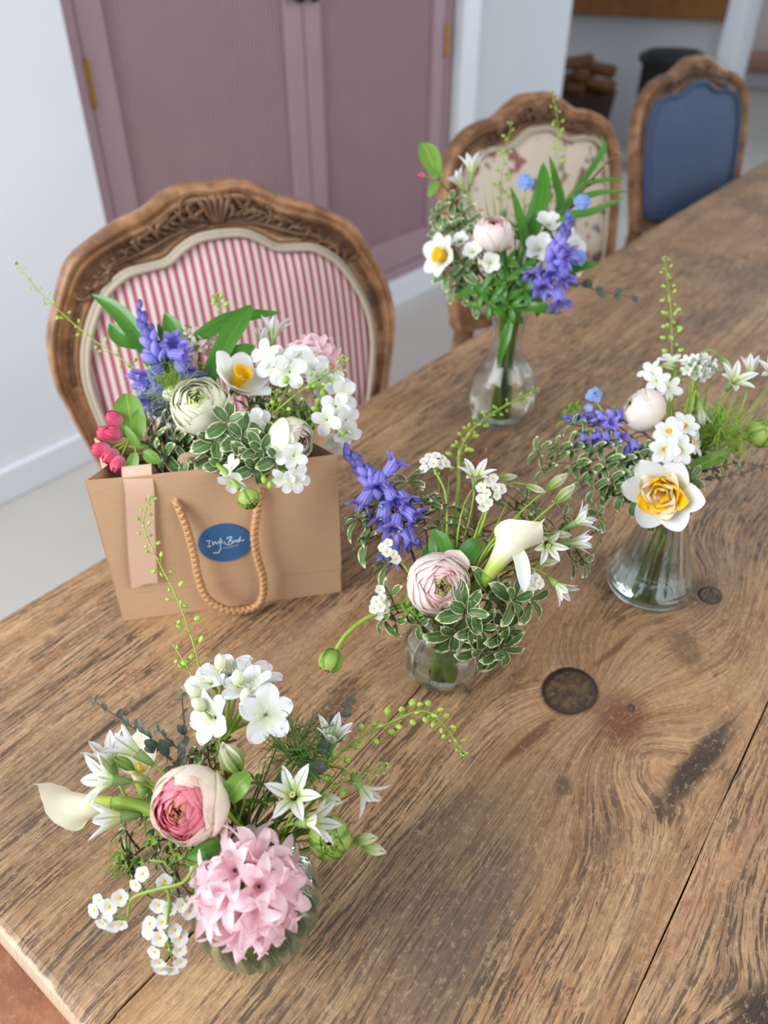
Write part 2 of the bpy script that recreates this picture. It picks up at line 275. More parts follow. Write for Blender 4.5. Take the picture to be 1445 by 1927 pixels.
# ---------------------------------------------------------------- mesh helpers
class MB:
    def __init__(s): s.v = []; s.f = []; s.uv = []; s.mi = []
    def quadgrid(s, rows, uvs=None, closed=False, mi=0):
        """rows: list of lists of points, equal length"""
        b = len(s.v); nr, nc = len(rows), len(rows[0])
        for r in rows: s.v.extend([tuple(p) for p in r])
        for j in range(nr - 1):
            for i in range(nc if closed else nc - 1):
                i2 = (i + 1) % nc
                s.f.append((b + j * nc + i, b + j * nc + i2, b + (j + 1) * nc + i2, b + (j + 1) * nc + i)); s.mi.append(mi)
                if uvs: s.uv.append([uvs[j][i], uvs[j][i2] if i2 else uvs[j][i], uvs[j + 1][i2] if i2 else uvs[j + 1][i], uvs[j + 1][i]])
                else:
                    u0, u1, v0, v1 = i / nc, (i + 1) / nc, j / (nr - 1), (j + 1) / (nr - 1)
                    s.uv.append([(u0, v0), (u1, v0), (u1, v1), (u0, v1)])
        return b
    def face(s, idx, mi=0, uv=None): s.f.append(tuple(idx)); s.mi.append(mi); s.uv.append(uv or [(0, 0)] * len(idx))
    def tube(s, pts, rad, k=6, mi=0, cap=True):
        pts = [Vector(p) for p in pts]; n = len(pts)
        if not isinstance(rad, (list, tuple)): rad = [rad] * n
        ref = None; rows = []
        for i, p in enumerate(pts):
            t = (pts[min(i + 1, n - 1)] - pts[max(i - 1, 0)])
            t = t.normalized() if t.length > 1e-9 else Vector((0, 0, 1))
            if ref is None: ref = t.orthogonal().normalized()
            ref = ref - t * ref.dot(t)
            ref = ref.normalized() if ref.length > 1e-6 else t.orthogonal().normalized()
            bn = t.cross(ref)
            rows.append([p + (ref * math.cos(2 * PI * a / k) + bn * math.sin(2 * PI * a / k)) * rad[i] for a in range(k)])
        b = s.quadgrid(rows, None, True, mi)
        if cap: s.face([b + i for i in range(k)][::-1], mi); s.face([b + (n - 1) * k + i for i in range(k)], mi)
    def box(s, x0, x1, y0, y1, z0, z1, mi=0, bev=0.0):
        if bev:
            r = []
            for z, i in ((z0, bev), (z0 + bev, 0), (z1 - bev, 0), (z1, bev)):
                q = []
                for (cx, cy, sx, sy) in ((x0, y0, 1, 1), (x1, y0, -1, 1), (x1, y1, -1, -1), (x0, y1, 1, -1)):
                    a = (cx + sx * i, cy + sy * (i + bev)); c = (cx + sx * (i + bev), cy + sy * i)
                    q += [a, c] if sx * sy > 0 else [c, a]
                r.append([(x, y, z) for x, y in q])
            b = s.quadgrid(r, None, True, mi); s.face([b + i for i in range(8)][::-1], mi); s.face([b + 24 + i for i in range(8)], mi)
            return
        b = len(s.v); s.v += [(x0, y0, z0), (x1, y0, z0), (x1, y1, z0), (x0, y1, z0), (x0, y0, z1), (x1, y0, z1), (x1, y1, z1), (x0, y1, z1)]
        for q in ((3, 2, 1, 0), (4, 5, 6, 7), (0, 1, 5, 4), (1, 2, 6, 5), (2, 3, 7, 6), (3, 0, 4, 7)): s.face([b + i for i in q], mi)
    def lathe(s, prof, k=32, fr=None, mi=0):
        rows = []
        for j, (r, z) in enumerate(prof):
            rows.append([((r * (fr(2 * PI * i / k, z, j) if fr else 1)) * math.cos(2 * PI * i / k), (r * (fr(2 * PI * i / k, z, j) if fr else 1)) * math.sin(2 * PI * i / k), z) for i in range(k)])
        return s.quadgrid(rows, None, True, mi)
    def ball(s, c, r, k=6, rows=4, mi=0, sz=1.0):
        rr = []
        for j in range(rows + 1):
            a = PI * j / rows
            rr.append([(c[0] + r * math.sin(a) * math.cos(2 * PI * i / k), c[1] + r * math.sin(a) * math.sin(2 * PI * i / k), c[2] - r * sz * math.cos(a)) for i in range(k)])
        s.quadgrid(rr, None, True, mi)
    def add(s, o, mat=None):
        b = len(s.v); s.v += [tuple(mat @ Vector(p)) if mat else p for p in o.v]
        s.f += [tuple(i + b for i in f) for f in o.f]; s.uv += o.uv; s.mi += o.mi
    def mesh(s, name, mats, smooth=True):
        me = bpy.data.meshes.new(name); me.from_pydata(s.v, [], s.f)
        if not isinstance(mats, (list, tuple)): mats = [mats]
        for m_ in mats: me.materials.append(m_)
        l = me.uv_layers.new(name='uv'); flat = []
        for q in s.uv:
            for a in q: flat += [a[0], a[1]]
        l.data.foreach_set('uv', flat)
        me.polygons.foreach_set('material_index', s.mi)
        me.polygons.foreach_set('use_smooth', [smooth] * len(me.polygons)); me.update(); return me
WM = {}
def thing(name, label, cat, loc, group=None):
    o = bpy.data.objects.new(name, None); COL.objects.link(o); o.location = loc; o.empty_display_size = .01
    o['label'] = label; o['category'] = cat
    if group: o['group'] = group
    WM[o.name] = Matrix.Translation(Vector(loc)); return o
def put(name, me, parent=None, mw=None, **kw):
    o = bpy.data.objects.new(name, me); COL.objects.link(o)
    mw = mw or Matrix.Identity(4)
    if parent: o.parent = parent; o.matrix_local = WM[parent.name].inverted() @ mw
    else: o.matrix_world = mw
    WM[o.name] = mw
    for k, v in kw.items(): o[k] = v
    return o
def tag(o, label, cat, group=None):
    o['label'] = label; o['category'] = cat
    if group: o['group'] = group
    return o
def fr(H, D, roll=0.0, sc=1.0):
    q = Vector(D).to_track_quat('Z', 'Y').to_matrix().to_4x4()
    return Matrix.Translation(Vector(H)) @ q @ Matrix.Rotation(roll, 4, 'Z') @ Matrix.Scale(sc, 4)
def rz(a): return Matrix.Rotation(a, 4, 'Z')
def smoothp(pts, n=6):
    pts = [Vector(p) for p in pts]
    if len(pts) < 3: return [pts[0].lerp(pts[-1], i / n) for i in range(n + 1)]
    q = [pts[0] * 2 - pts[1]] + pts + [pts[-1] * 2 - pts[-2]]; out = []
    for i in range(1, len(q) - 2):
        a, b, c, d = q[i - 1:i + 3]
        for j in range(n):
            t = j / n
            out.append(.5 * ((2 * b) + (c - a) * t + (2 * a - 5 * b + 4 * c - d) * t * t + (3 * b - a - 3 * c + d) * t ** 3))
    return out + [pts[-1]]
def petal(L, Wd, e0=70, e1=10, cup=.25, a=1.0, b=.6, wb=.25, ruf=0.0, nu=4, nv=6, seed=0, pw=1.0, notch=0.0, curl=0.0):
    """petal growing from the origin outward along +X and up +Z; e0/e1 elevation at base/tip in degrees"""
    mb = MB(); x = z = 0.0; rows = []; uvs = []; r = random.Random(seed); ph = r.random() * 9; pv = 0.0
    if b <= .6: nv += 2
    for j in range(nv + 1):
        v = math.sin(PI / 2 * j / nv) if b <= .6 else j / nv; e = math.radians(e0 + (e1 - e0) * v ** pw)
        x += math.cos(e) * L * (v - pv); z += math.sin(e) * L * (v - pv); pv = v
        w = Wd / 2 * (wb * (1 - v) + (1 - wb * (1 - v)) * max(0.0, math.sin(PI * v ** a)) ** b) if v < 1 else Wd / 2 * .03
        row = []
        for i in range(nu + 1):
            u = i / nu * 2 - 1
            off = cup * w * u * u + ruf * L * math.sin(u * 5 + v * 7 + ph) * v * (.3 + abs(u)) - curl * L * v * v * v
            dl = -notch * L * (1 - abs(u)) * v ** 6
            row.append((x - math.sin(e) * off + math.cos(e) * dl, u * w, z + math.cos(e) * off + math.sin(e) * dl))
        rows.append(row); uvs.append([(i / nu, v) for i in range(nu + 1)])
    mb.quadgrid(rows, uvs); return mb
def shell(R, th, half, ruf=.02, seed=0, zs=.95, nu=6, nv=6, back=168):
    """cupped petal lying on a sphere of radius R, open towards +Z with its rim at polar angle th (degrees)"""
    mb = MB(); rows = []; uvs = []; r = random.Random(seed); ph = r.random() * 9; rim = r.uniform(-5, 5)
    for j in range(nv + 1):
        v = j / nv; hw = math.radians(half) * (math.sin(PI * (.12 + .70 * v)) ** .7)
        row = []
        for i in range(nu + 1):
            u = i / nu * 2 - 1; ang = math.radians(back + (th + rim - back) * v + 13 * u * u * v * v)
            rr = R * (1 + ruf * math.sin(u * 4 + ph) * v * v + .03 * v * v)
            row.append((rr * math.sin(ang) * math.cos(u * hw), rr * math.sin(ang) * math.sin(u * hw), rr * math.cos(ang) * zs))
        rows.append(row); uvs.append([(i / nu, v) for i in range(nu + 1)])
    mb.quadgrid(rows, uvs); return mb
CA = {}
def cached(key, fn):
    if key not in CA: CA[key] = fn()
    return CA[key]
# ---------------------------------------------------------------- the room
def struct(name, mb, mat, parent=None, smooth=False):
    o = put(name, mb.mesh(name, mat, smooth), parent)
    if not parent: o['kind'] = 'structure'
    return o
def boxm(*a, **k): b = MB(); b.box(*a, **k); return b
struct('floor', boxm(-2.5, 12, -2.5, 6, -.06, 0), M['floor'])
WN = 2.02
struct('wall_left', boxm(-2.5, 1.32, WN, WN + .16, 0, 2.6), M['plaster'])
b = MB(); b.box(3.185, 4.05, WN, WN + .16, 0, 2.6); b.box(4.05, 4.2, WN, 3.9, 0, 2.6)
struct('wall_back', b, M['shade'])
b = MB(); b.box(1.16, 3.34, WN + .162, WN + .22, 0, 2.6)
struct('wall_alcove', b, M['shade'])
struct('baseboard_left', boxm(-2.5, 1.319, WN - .022, WN, 0, .10, bev=.004), M['skirt'])
struct('baseboard_back', boxm(3.25, 4.05, WN - .022, WN, 0, .10, bev=.004), M['skirt'])
struct('trim_1', boxm(3.178, 3.30, WN - .02, WN + .001, 0, 2.3, bev=.004), M['skirt'])
struct('wall_recess', boxm(4.2, 7.2, 3.75, 3.9, 0, 2.6), M['plaster'])
struct('wall_fireplace', boxm(7.2, 7.35, 2.05, 3.9, 0, 2.6), M['plaster'])
struct('trim_2', boxm(6.95, 7.36, 1.95, 2.08, 0, 2.5, bev=.005), M['skirt'])
struct('wall_far', boxm(11.5, 11.65, -2.5, 6, 0, 2.6), M['cream'])
struct('baseboard_far', boxm(11.46, 11.5, -2.5, 6, 0, .19, bev=.01), M['skirt'])
for (y0, y1) in ((1.2, 2.6), (2.64, 4.0)): tag(put('floor_cushion', boxm(11.2, 11.45, y0, y1, .19, .40, bev=.04).mesh('floor_cushion', M['terra'])), ('long dusty pink seat cushion along the far wall, nearer the white post' if y0 > 2 else 'long dusty pink seat cushion along the far wall, under the dark box'), 'cushion', 'seat cushions along the far wall')
tag(put('radiator_box', boxm(11.3, 11.5, 1.4, 2.1, .80, 1.0, bev=.01).mesh('radiator_box', M['iron'])), 'small dark box mounted on the far wall', 'box')
# mauve cupboard with fluted double doors in the alcove
cup = thing('cupboard', 'mauve painted cupboard with two fluted doors standing between the white walls', 'cupboard', (2.25, WN + .08, 0))
put('carcass', boxm(1.325, 3.175, WN + .07, WN + .155, .12, 2.2).mesh('carcass', M['mauve'], False), cup)
put('plinth', boxm(1.325, 3.175, WN + .0, WN + .10, 0, .115, bev=.003).mesh('plinth', M['skirt'], False), cup, label='white painted plinth below the doors')
fm = MB()
for x0, x1, z0, z1 in ((1.325, 1.375, .12, 2.2), (3.125, 3.175, .12, 2.2), (1.375, 3.125, .12, .16)): fm.box(x0, x1, WN + .03, WN + .08, z0, z1, bev=.003)
put('face_frame', fm.mesh('face_frame', M['mauve'], False), cup)
for x0, x1, kx in ((1.380, 2.247, 2.215), (2.253, 3.120, 2.285)):
    d = MB()
    for a, c, z0, z1 in ((x0, x0 + .085, .165, 2.18), (x1 - .085, x1, .165, 2.18), (x0 + .085, x1 - .085, .165, .29)): d.box(a, c, WN + .035, WN + .065, z0, z1, bev=.003)
    dr = put('door', d.mesh('door', M['mauve'], False), cup)
    rows = []; nfl = 42; w = (x1 - x0 - .17) / nfl; xs = []
    for i in range(nfl):
        for q in range(5):
            a = q / 5; xs.append((x0 + .085 + (i + a) * w, WN + .062 - .011 * math.sin(PI * a)))
    xs.append((x1 - .085, WN + .060))
    fl = MB(); fl.quadgrid([[(x, y, z) for x, y in xs] for z in (.29, 2.18)])
    put('fluted_panel', fl.mesh('fluted_panel', M['mauve'], True), dr)
    kb = MB(); kb.lathe([(0, -.03), (.018, -.027), (.021, -.015), (.012, -.006), (.010, .006)], 16)
    put('knob', kb.mesh('knob', M['iron']), dr, Matrix.Translation((kx, WN + .03, 1.205)) @ Matrix.Rotation(-PI / 2, 4, 'X'), label='black door knob')
    hx = x0 if kx > (x0 + x1) / 2 else x1
    for hz in (.35, 1.03, 1.75):
        h = MB(); h.box(hx - .009, hx + .009, WN + .024, WN + .036, hz - .055, hz + .055, bev=.003); h.tube([(hx, WN + .024, hz - .06), (hx, WN + .024, hz + .06)], .004, 8)
        put('hinge', h.mesh('hinge', M['brass'], False), dr, label='brass hinge')
# fireplace corner
b = MB(); b.box(6.9, 7.19, 2.09, 3.74, .93, 1.09, bev=.012)
tag(put('mantel_beam', b.mesh('mantel_beam', M['beam'], False)), 'thick oak mantel beam across the top of the fireplace opening', 'beam')
b = MB(); b.box(6.96, 7.18, 2.12, 2.9, 1.0905, 1.30, bev=.01)
tag(put('mantel_shelf_box', b.mesh('mantel_shelf_box', M['iron'], False)), 'long dark box lying on the oak mantel beam', 'box')
bs = thing('log_basket', 'dark wicker log basket on the floor in the fireplace recess', 'basket', (6.55, 2.98, 0))
b = MB(); b.lathe([(.0, .01), (.20, .01), (.25, .2), (.28, .42), (.29, .44), (.27, .44), (.24, .2), (.18, .03), (0, .03)], 28, lambda a, z, j: 1 + .02 * math.sin(14 * a + j * PI))
put('wicker_body', b.mesh('wicker_body', M['basket']), bs, Matrix.Translation((6.55, 2.98, 0)))
for i in range(7):
    a = i * 2.4; b = MB(); b.tube([(-.17, 0, 0), (.17, 0, .04)], [.05, .045], 8)
    put('log', b.mesh('log', M['log']), bs, Matrix.Translation((6.55 + .1 * math.cos(a), 2.98 + .1 * math.sin(a), .40 + .035 * i)) @ rz(a * 1.7))
stv = thing('stove', 'black round-topped stove standing behind the blue chair', 'stove', (6.2, 2.16, 0))
b = MB(); b.lathe([(0, .1), (.19, .1), (.20, .14), (.20, .70), (.23, .72), (.23, .76), (.17, .79), (.05, .80), (0, .80)], 28)
put('stove_body', b.mesh('stove_body', M['iron']), stv, Matrix.Translation((6.2, 2.16, 0)))
for a in (0.7, 2.3, 3.9, 5.5):
    b = MB(); b.tube([(0, 0, .0), (0, 0, .12)], [.015, .025], 8)
    put('leg', b.mesh('leg', M['iron']), stv, Matrix.Translation((6.2 + .14 * math.cos(a), 2.16 + .14 * math.sin(a), 0)))

# ---------------------------------------------------------------- the table
tb = thing('dining_table', 'long rustic dining table with a worn knotty plank top', 'table', (2.1, .18, 0))
for (n0, n1) in ((.2634, .663), (.0003, .2626), (-.30, -.0003)):
    nn = 40; rows = []; r = random.Random(n0)
    prof = [(0, -.045), (0, -.012), (.0015, -.0045), (.005, -.0012), (.012, 0)]
    sA = .040; sB = 4.3; mb = MB()
    xs = [sA + .02 + (sB - sA - .02) * (i / nn) ** 1.4 for i in range(nn + 1)]
    e0 = .0016 if n0 > -.25 else .01; e1 = .0016 if n1 < .6 else .010
    ring = [(0, -.030), (0, -e0), (e0 * .3, -e0 * .3), (e0, 0), (n1 - n0 - e1, 0), (n1 - n0 - e1 * .3, -e1 * .3), (n1 - n0, -e1), (n1 - n0, -.030)]
    secs = [(sA + .0, -.014, 0), (sA + .002, -.005, 0), (sA + .008, -.0012, 0), (sA + .018, 0, 0)] + [(x, 0, 1) for x in xs]
    for (x, dz, w) in secs:
        wob = (noise.noise(Vector((x * 5, n0 * 9, 0))) * .0022) if .6 < n1 else 0
        wob += r.uniform(-.0008, .0008)
        dn = .010 if x < sA + .001 else (.004 if x < sA + .003 else 0)
        rows.append([(x, n0 + a + (wob if a > .1 else 0) + (dn if (n1 > .6 and False) else 0), TZ + (zz + dz if zz > -.025 else zz)) for a, zz in ring])
    mb.quadgrid(rows, None, True); mb.face(list(range(8))[::-1]); q = (len(secs) - 1) * 8; mb.face([q + i for i in range(8)])
    put('plank', mb.mesh('plank', M['wood'], False), tb)
for y in (.263, 0): put('gap_light_stop', boxm(.06, 4.2, y - .03, y + .03, .700, .7195).mesh('gap_light_stop', M['chairA'], False), tb)  # unseen strips added under the joints to stop light showing through the gaps
for y0, y1 in ((.575, .60), (-.24, -.215)): put('apron', boxm(.28, 4.1, y0, y1, .60, .719, bev=.002).mesh('apron', M['chairA'], False), tb)
put('apron', boxm(.28, .305, -.215, .575, .60, .719, bev=.002).mesh('apron', M['chairA'], False), tb)
for x in (.34, 4.05):
    for y in (.54, -.18):
        l = MB(); l.lathe([(.0, 0), (.03, 0), (.036, .03), (.028, .06), (.04, .2), (.045, .4), (.03, .5), (.05, .54), (.05, .60)], 16); l.box(-.05, .05, -.05, .05, .60, .719)
        put('leg', l.mesh('leg', M['chairA']), tb, Matrix.Translation((x, y, 0)))
# reddish bench at the end of the table
bn = thing('bench', 'reddish wooden slatted bench pushed against the end of the table', 'bench', (-.2, .2, 0))
for i in range(13):
    x = -.31 + i * .040
    put('slat', boxm(x, x + .0375, -.35, .75, .640, .662, bev=.003).mesh('slat', M['bench'], False), bn)
for y in (-.28, .66):
    put('rail', boxm(-.30, .19, y - .02, y + .02, .59, .640).mesh('rail', M['bench'], False), bn)
    for x in (-.27, .01): put('leg', boxm(x - .02, x + .02, y - .02, y + .02, 0, .59, bev=.002).mesh('leg', M['bench'], False), bn)

# ---------------------------------------------------------------- carved chairs
OUTP = [(0, .174), (.03, .177), (.065, .170), (.10, .150), (.14, .137), (.19, .112), (.218, .092), (.240, .055), (.268, -.006), (.275, -.066), (.266, -.12), (.247, -.20), (.222, -.28), (.195, -.325), (.10, -.335), (0, -.33)]
INP = [(0, .110), (.035, .107), (.062, .095), (.085, .080), (.115, .076), (.150, .070), (.190, .040), (.222, -.015), (.235, -.07), (.231, -.13), (.217, -.20), (.197, -.26), (.165, -.29), (.09, -.295), (0, -.29)]
def loop(prof, n=120):
    full = [Vector((a, b, 0)) for a, b in prof] ; sm = smoothp(full, 8)
    pol = sorted([(math.atan2(p.x, p.y + .08), math.hypot(p.x, p.y + .08)) for p in sm])
    out = []
    for i in range(n):
        an = 2 * PI * i / n; a = an if an <= PI else 2 * PI - an; rr = pol[-1][1]
        for k in range(len(pol) - 1):
            if pol[k][0] <= a <= pol[k + 1][0]:
                f = (a - pol[k][0]) / max(1e-6, pol[k + 1][0] - pol[k][0]); rr = pol[k][1] * (1 - f) + pol[k + 1][1] * f; break
        out.append(Vector((math.sin(an) * rr, math.cos(an) * rr - .08, 0)))
    return out
LO, LI = loop(OUTP), loop(INP)
CPROF = [(0, -.026), (0, -.002), (.05, .008), (.13, .0135), (.22, .012), (.26, .007), (.31, .011), (.38, .0085), (.45, .001), (.60, -.003), (.80, -.002), (.88, .004), (.95, .003), (1, -.004), (1, -.026)]
OUTP2 = [(0, .182), (.04, .180), (.08, .162), (.12, .140), (.16, .134), (.21, .116), (.252, .080), (.276, .03), (.284, -.04), (.283, -.12), (.277, -.2), (.266, -.29), (.25, -.335), (.12, -.34), (0, -.335)]
INP2 = [(0, .108), (.035, .106), (.065, .092), (.10, .076), (.15, .076), (.195, .065), (.225, .030), (.240, -.03), (.243, -.12), (.238, -.2), (.228, -.27), (.20, -.30), (.1, -.305), (0, -.30)]
LO2, LI2 = loop(OUTP2), loop(INP2)
def chair(label, cx, cy, ang, mat, LO=LO, LI=LI, sty='a', pm='piping'):
    a = math.radians(ang); A = RT * math.cos(a) + FH * math.sin(a); N = RT * math.sin(a) - FH * math.cos(a)
    c0 = RT * cx + FH * cy; le = math.radians(10)
    B = UZ * math.cos(le) - N * math.sin(le); NN = N * math.cos(le) + UZ * math.sin(le)
    root = thing('dining_chair', label, 'chair', (c0.x, c0.y, 0), 'carved french dining chairs along the far side')
    MW = Matrix((A, B, NN)).transposed().to_4x4(); MW.translation = Vector((c0.x, c0.y, .87))
    F = Matrix((A, -N, UZ)).transposed().to_4x4(); F.translation = Vector((c0.x, c0.y, 0))   # x along the chair, y backwards, z up
    def frame():
        mb = MB(); rows = []
        n = len(LO)
        for (r, d) in CPROF:
            row = []
            for o, i in zip(LO, LI):
                w = (o - i).length; rr = r
                if .4 < r < .86 and w < .05: d2 = d + .004
                else: d2 = d
                row.append(o.lerp(i, rr) + Vector((0, 0, d2)))
            rows.append(row)
        rows.append([p.copy() for p in rows[0]]); mb.quadgrid(rows, None, True); return mb.mesh('back_frame', M['chairA'])
    fr_ = put('back_frame', cached('chair_frame' + sty, frame), root, MW)
    def carving():
        mb = MB(); r = random.Random(3)
        def stroke(p, wd=.0035):
            q = smoothp([Vector((x, y, .003 + .0065 * math.sin(PI * (i + .6) / (len(p) + .4)))) for i, (x, y) in enumerate(p)], 5); n = len(q)
            mb.tube(q, [wd * (.25 + .9 * math.sin(PI * (i + .8) / (n + .8))) for i in range(n)], 5)
        for sgn in (1, -1):
            for k in range(13):                                   # fan of acanthus lobes from the crest outwards
                t = k / 12; x0 = .012 + .175 * t; y0 = .122 - .085 * t ** 1.7; h = .038 * (1 - .35 * t)
                h *= r.uniform(.6, 1.1); q = r.uniform(-.008, .010); stroke([(sgn * x0, y0), (sgn * (x0 + .010 + q), y0 + h * .35), (sgn * (x0 + .012 - .012 * t - q), y0 + h * .75), (sgn * (x0 - .004 + q), y0 + h)], r.uniform(.0022, .0040))
                stroke([(sgn * (x0 + .006), y0 + .004), (sgn * (x0 + .022), y0 + h * .30), (sgn * (x0 + .030), y0 + h * .42)], .0026)
            stroke([(sgn * .01, .118), (sgn * .06, .112), (sgn * .11, .094), (sgn * .16, .078), (sgn * .205, .045)], .003)
            stroke([(sgn * .004, .135), (sgn * .02, .160), (sgn * .045, .158), (sgn * .05, .142), (sgn * .034, .138)], .004)
        for k in range(5): stroke([((k - 2) * .003, .118), ((k - 2) * .009, .145), ((k - 2) * .013, .166 - abs(k - 2) * .004)], .0042)
        return mb.mesh('carving', M['carve'])
    put('carving', cached('chair_carving', carving), fr_, MW, label='darker carved leaf scrolls on the crest')
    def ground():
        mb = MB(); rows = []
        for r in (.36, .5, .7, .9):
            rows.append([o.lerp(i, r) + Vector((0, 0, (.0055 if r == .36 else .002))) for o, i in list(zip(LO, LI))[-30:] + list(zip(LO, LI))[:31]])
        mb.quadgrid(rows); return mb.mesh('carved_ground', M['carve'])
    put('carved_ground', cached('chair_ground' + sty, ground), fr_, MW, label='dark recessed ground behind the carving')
    def pad():
        mb = MB(); rows = []; uvs = []; c = Vector((0, -.08, 0))
        for k in range(11):
            r = 1 - k / 10
            rows.append([c + (i - c) * r * .995 + Vector((0, 0, .004 + .024 * (1 - r ** 3))) for i in LI]); uvs.append([(p.x, p.y) for p in rows[-1]])
        b = MB(); b.quadgrid(rows, uvs, True)
        # fix seam uv of the closing column
        n = len(LI)
        for j in range(10): b.uv[j * n + n - 1][1] = uvs[j][0]; b.uv[j * n + n - 1][2] = uvs[j + 1][0]
        return b
    def padm(): return pad().mesh('fabric_panel', mat)
    me = cached('chair_pad' + mat.name, padm)
    bp = put('back_pad', me, root, MW)
    def piping():
        mb = MB(); c = Vector((0, -.08, 0))
        for s_, z in ((.988, .007), (.962, .0135)):
            q = [c + (i - c) * s_ + Vector((0, 0, z)) for i in LI]; q.append(q[0]); mb.tube(q, .0046, 6, cap=False)
        return mb.mesh('piping', M[pm])
    put('piping', cached('chair_piping' + sty + pm, piping), bp, MW, label='double piping round the fabric')
    bk = MB(); c = Vector((0, -.08, 0)); rows = [[c + (i - c) * r + Vector((0, 0, -.022)) for i in LI] for r in (1.02, .5, 0)]; bk.quadgrid(rows, None, True)
    put('back_panel', cached('chair_backp' + sty, lambda: bk.mesh('back_panel', M['piping'])), root, MW)
    # legs, seat
    for sx in (-1, 1):
        l = MB(); l.tube(smoothp([(sx * .205, -.02, .56), (sx * .21, -.01, .46), (sx * .215, .02, .3), (sx * .235, .07, .0)], 5), [.026] * 6 + [.024] * 5 + [.02] * 4 + [.016], 8)
        put('leg', l.mesh('leg', M['chairA']), root, F)
        l = MB(); l.tube(smoothp([(sx * .225, -.46, .44), (sx * .25, -.485, .36), (sx * .225, -.475, .16), (sx * .24, -.50, .0)], 5), [.034, .036, .036, .034, .032, .03, .027, .024, .022, .02, .018, .017, .016, .018, .022, .024], 8)
        put('leg', l.mesh('leg', M['chairA']), root, F)
    s = MB(); rows = []
    for sc_, z in ((.97, .40), (1.0, .405), (1.0, .455), (.98, .462)):
        rows.append([(sc_ * (.24 + .03 * (math.sin(t) < 0)) * (abs(math.cos(t)) ** .45) * (1 if math.cos(t) > 0 else -1), -.24 + sc_ * .245 * (abs(math.sin(t)) ** .5) * (1 if math.sin(t) > 0 else -1), z) for t in [2 * PI * i / 40 for i in range(40)]])
    s.quadgrid(rows, None, True); s.face([120 + i for i in range(40)]); s.face([i for i in range(40)][::-1]); put('seat_frame', s.mesh('seat_frame', M['chairA']), root, F)
    s = MB(); rows = []
    for sc_, z in ((.95, .462), (.96, .49), (.90, .515), (.6, .53), (0.02, .535)):
        rows.append([(sc_ * .245 * (abs(math.cos(t)) ** .45) * (1 if math.cos(t) > 0 else -1), -.24 + sc_ * .24 * (abs(math.sin(t)) ** .5) * (1 if math.sin(t) > 0 else -1), z) for t in [2 * PI * i / 40 for i in range(40)]])
    s.quadgrid(rows, [[(p[0], p[1]) for p in r] for r in rows], True); put('seat_cushion', s.mesh('seat_cushion', mat), root, F)
    for sx in (-1, 1):
        l = MB(); l.tube(smoothp([(sx * .175, -.01, .56), (sx * .18, .03, .50), (sx * .20, -.005, .46)], 4), .02, 8)
    return root
chair('carved oak dining chair upholstered in red and cream striped ticking', -.237, 1.133, 25, M['ticking'])
chair('carved oak dining chair upholstered in cream floral linen', .375, 2.0, 32, M['floral'], LO2, LI2, 'b')
chair('carved oak dining chair upholstered in plain slate blue', 1.045, 2.857, 33, M['blue'], LO2, LI2, 'b', 'blue')

# ---------------------------------------------------------------- paper bag
BL, BR = P(232, 1167, 0), P(643, 1112, 0); BX = (BR - BL).normalized(); BY = Vector((-BX.y, BX.x, 0)); BW = (BR - BL).length; BH = .1716; BD = .078
if BY.dot(FH) < 0: BY = -BY
BM = Matrix((BX, BY, UZ)).transposed().to_4x4(); BM.translation = BL
def bagpx(u, v, off=0.0):
    p = PP(u, v, BL - BY * off, BY); return Vector(((p - BL).dot(BX), (p - BL).dot(BY), (p - BL).dot(UZ)))
bag = thing('paper_bag', 'brown kraft paper gift bag with rope handles standing at the table edge', 'bag', BL)
T = .0007
def panel(pts, th=T):
    """thin closed sheet from a grid of rows"""
    mb = MB(); rows = [[Vector(p) for p in r] for r in pts]; mb.quadgrid(rows)
    n = Vector((rows[0][1] - rows[0][0]).cross(rows[1][0] - rows[0][0])).normalized() * th
    mb.quadgrid([[p + n for p in r][::-1] for r in rows])
    e = [rows[0], [r[-1] for r in rows], rows[-1][::-1], [r[0] for r in rows][::-1]]
    for q in e: mb.quadgrid([q, [p + n for p in q]])
    return mb
def sheet(y, bow, flip=False):
    out = []
    for j in range(9):
        z = BH * j / 8; out.append([(BW * i / 14, y + bow * math.sin(PI * i / 14) * (j / 8) ** 1.5 + (.0009 if (not flip and z > .033) else 0), z + .0005) for i in range(15)])
    return out
fp = put('front_panel', panel(sheet(0, -.003)).mesh('front_panel', M['kraft'], True), bag, BM)
put('bottom_fold', panel([[(.001, -.0012, .0005), (BW - .001, -.0012, .0005)], [(.001, -.0012, .0345), (BW - .001, -.0012, .031)]], .0005).mesh('bottom_fold', M['kraft'], False), fp, BM)
put('back_panel', panel(sheet(BD, .006, True)).mesh('back_panel', M['kraft'], True), bag, BM)
for x, sg in ((0, 1), (BW, -1)):
    rows = []
    for j in range(7):
        z = BH * j / 6; k = .028 * (j / 6) ** 1.2
        rows.append([(x, 0, z + .0005), (x + sg * k, BD / 2, z + .0005), (x, BD, z + .0005)])
    put('side_gusset', panel(rows, .0006).mesh('side_gusset', M['kraft'], False), bag, BM)
put('bottom_panel', panel([[(0, 0, .001), (BW, 0, .001)], [(0, BD, .001), (BW, BD, .001)]]).mesh('bottom_panel', M['kraft'], False), bag, BM)
tf = MB()
for y, s in ((.0016, 1), (BD - .0008, -1)): tf.box(.003, BW - .003, y, y + .0006, BH - .036, BH - .001)
put('turned_rim', tf.mesh('turned_rim', M['kraft'], False), bag, BM)
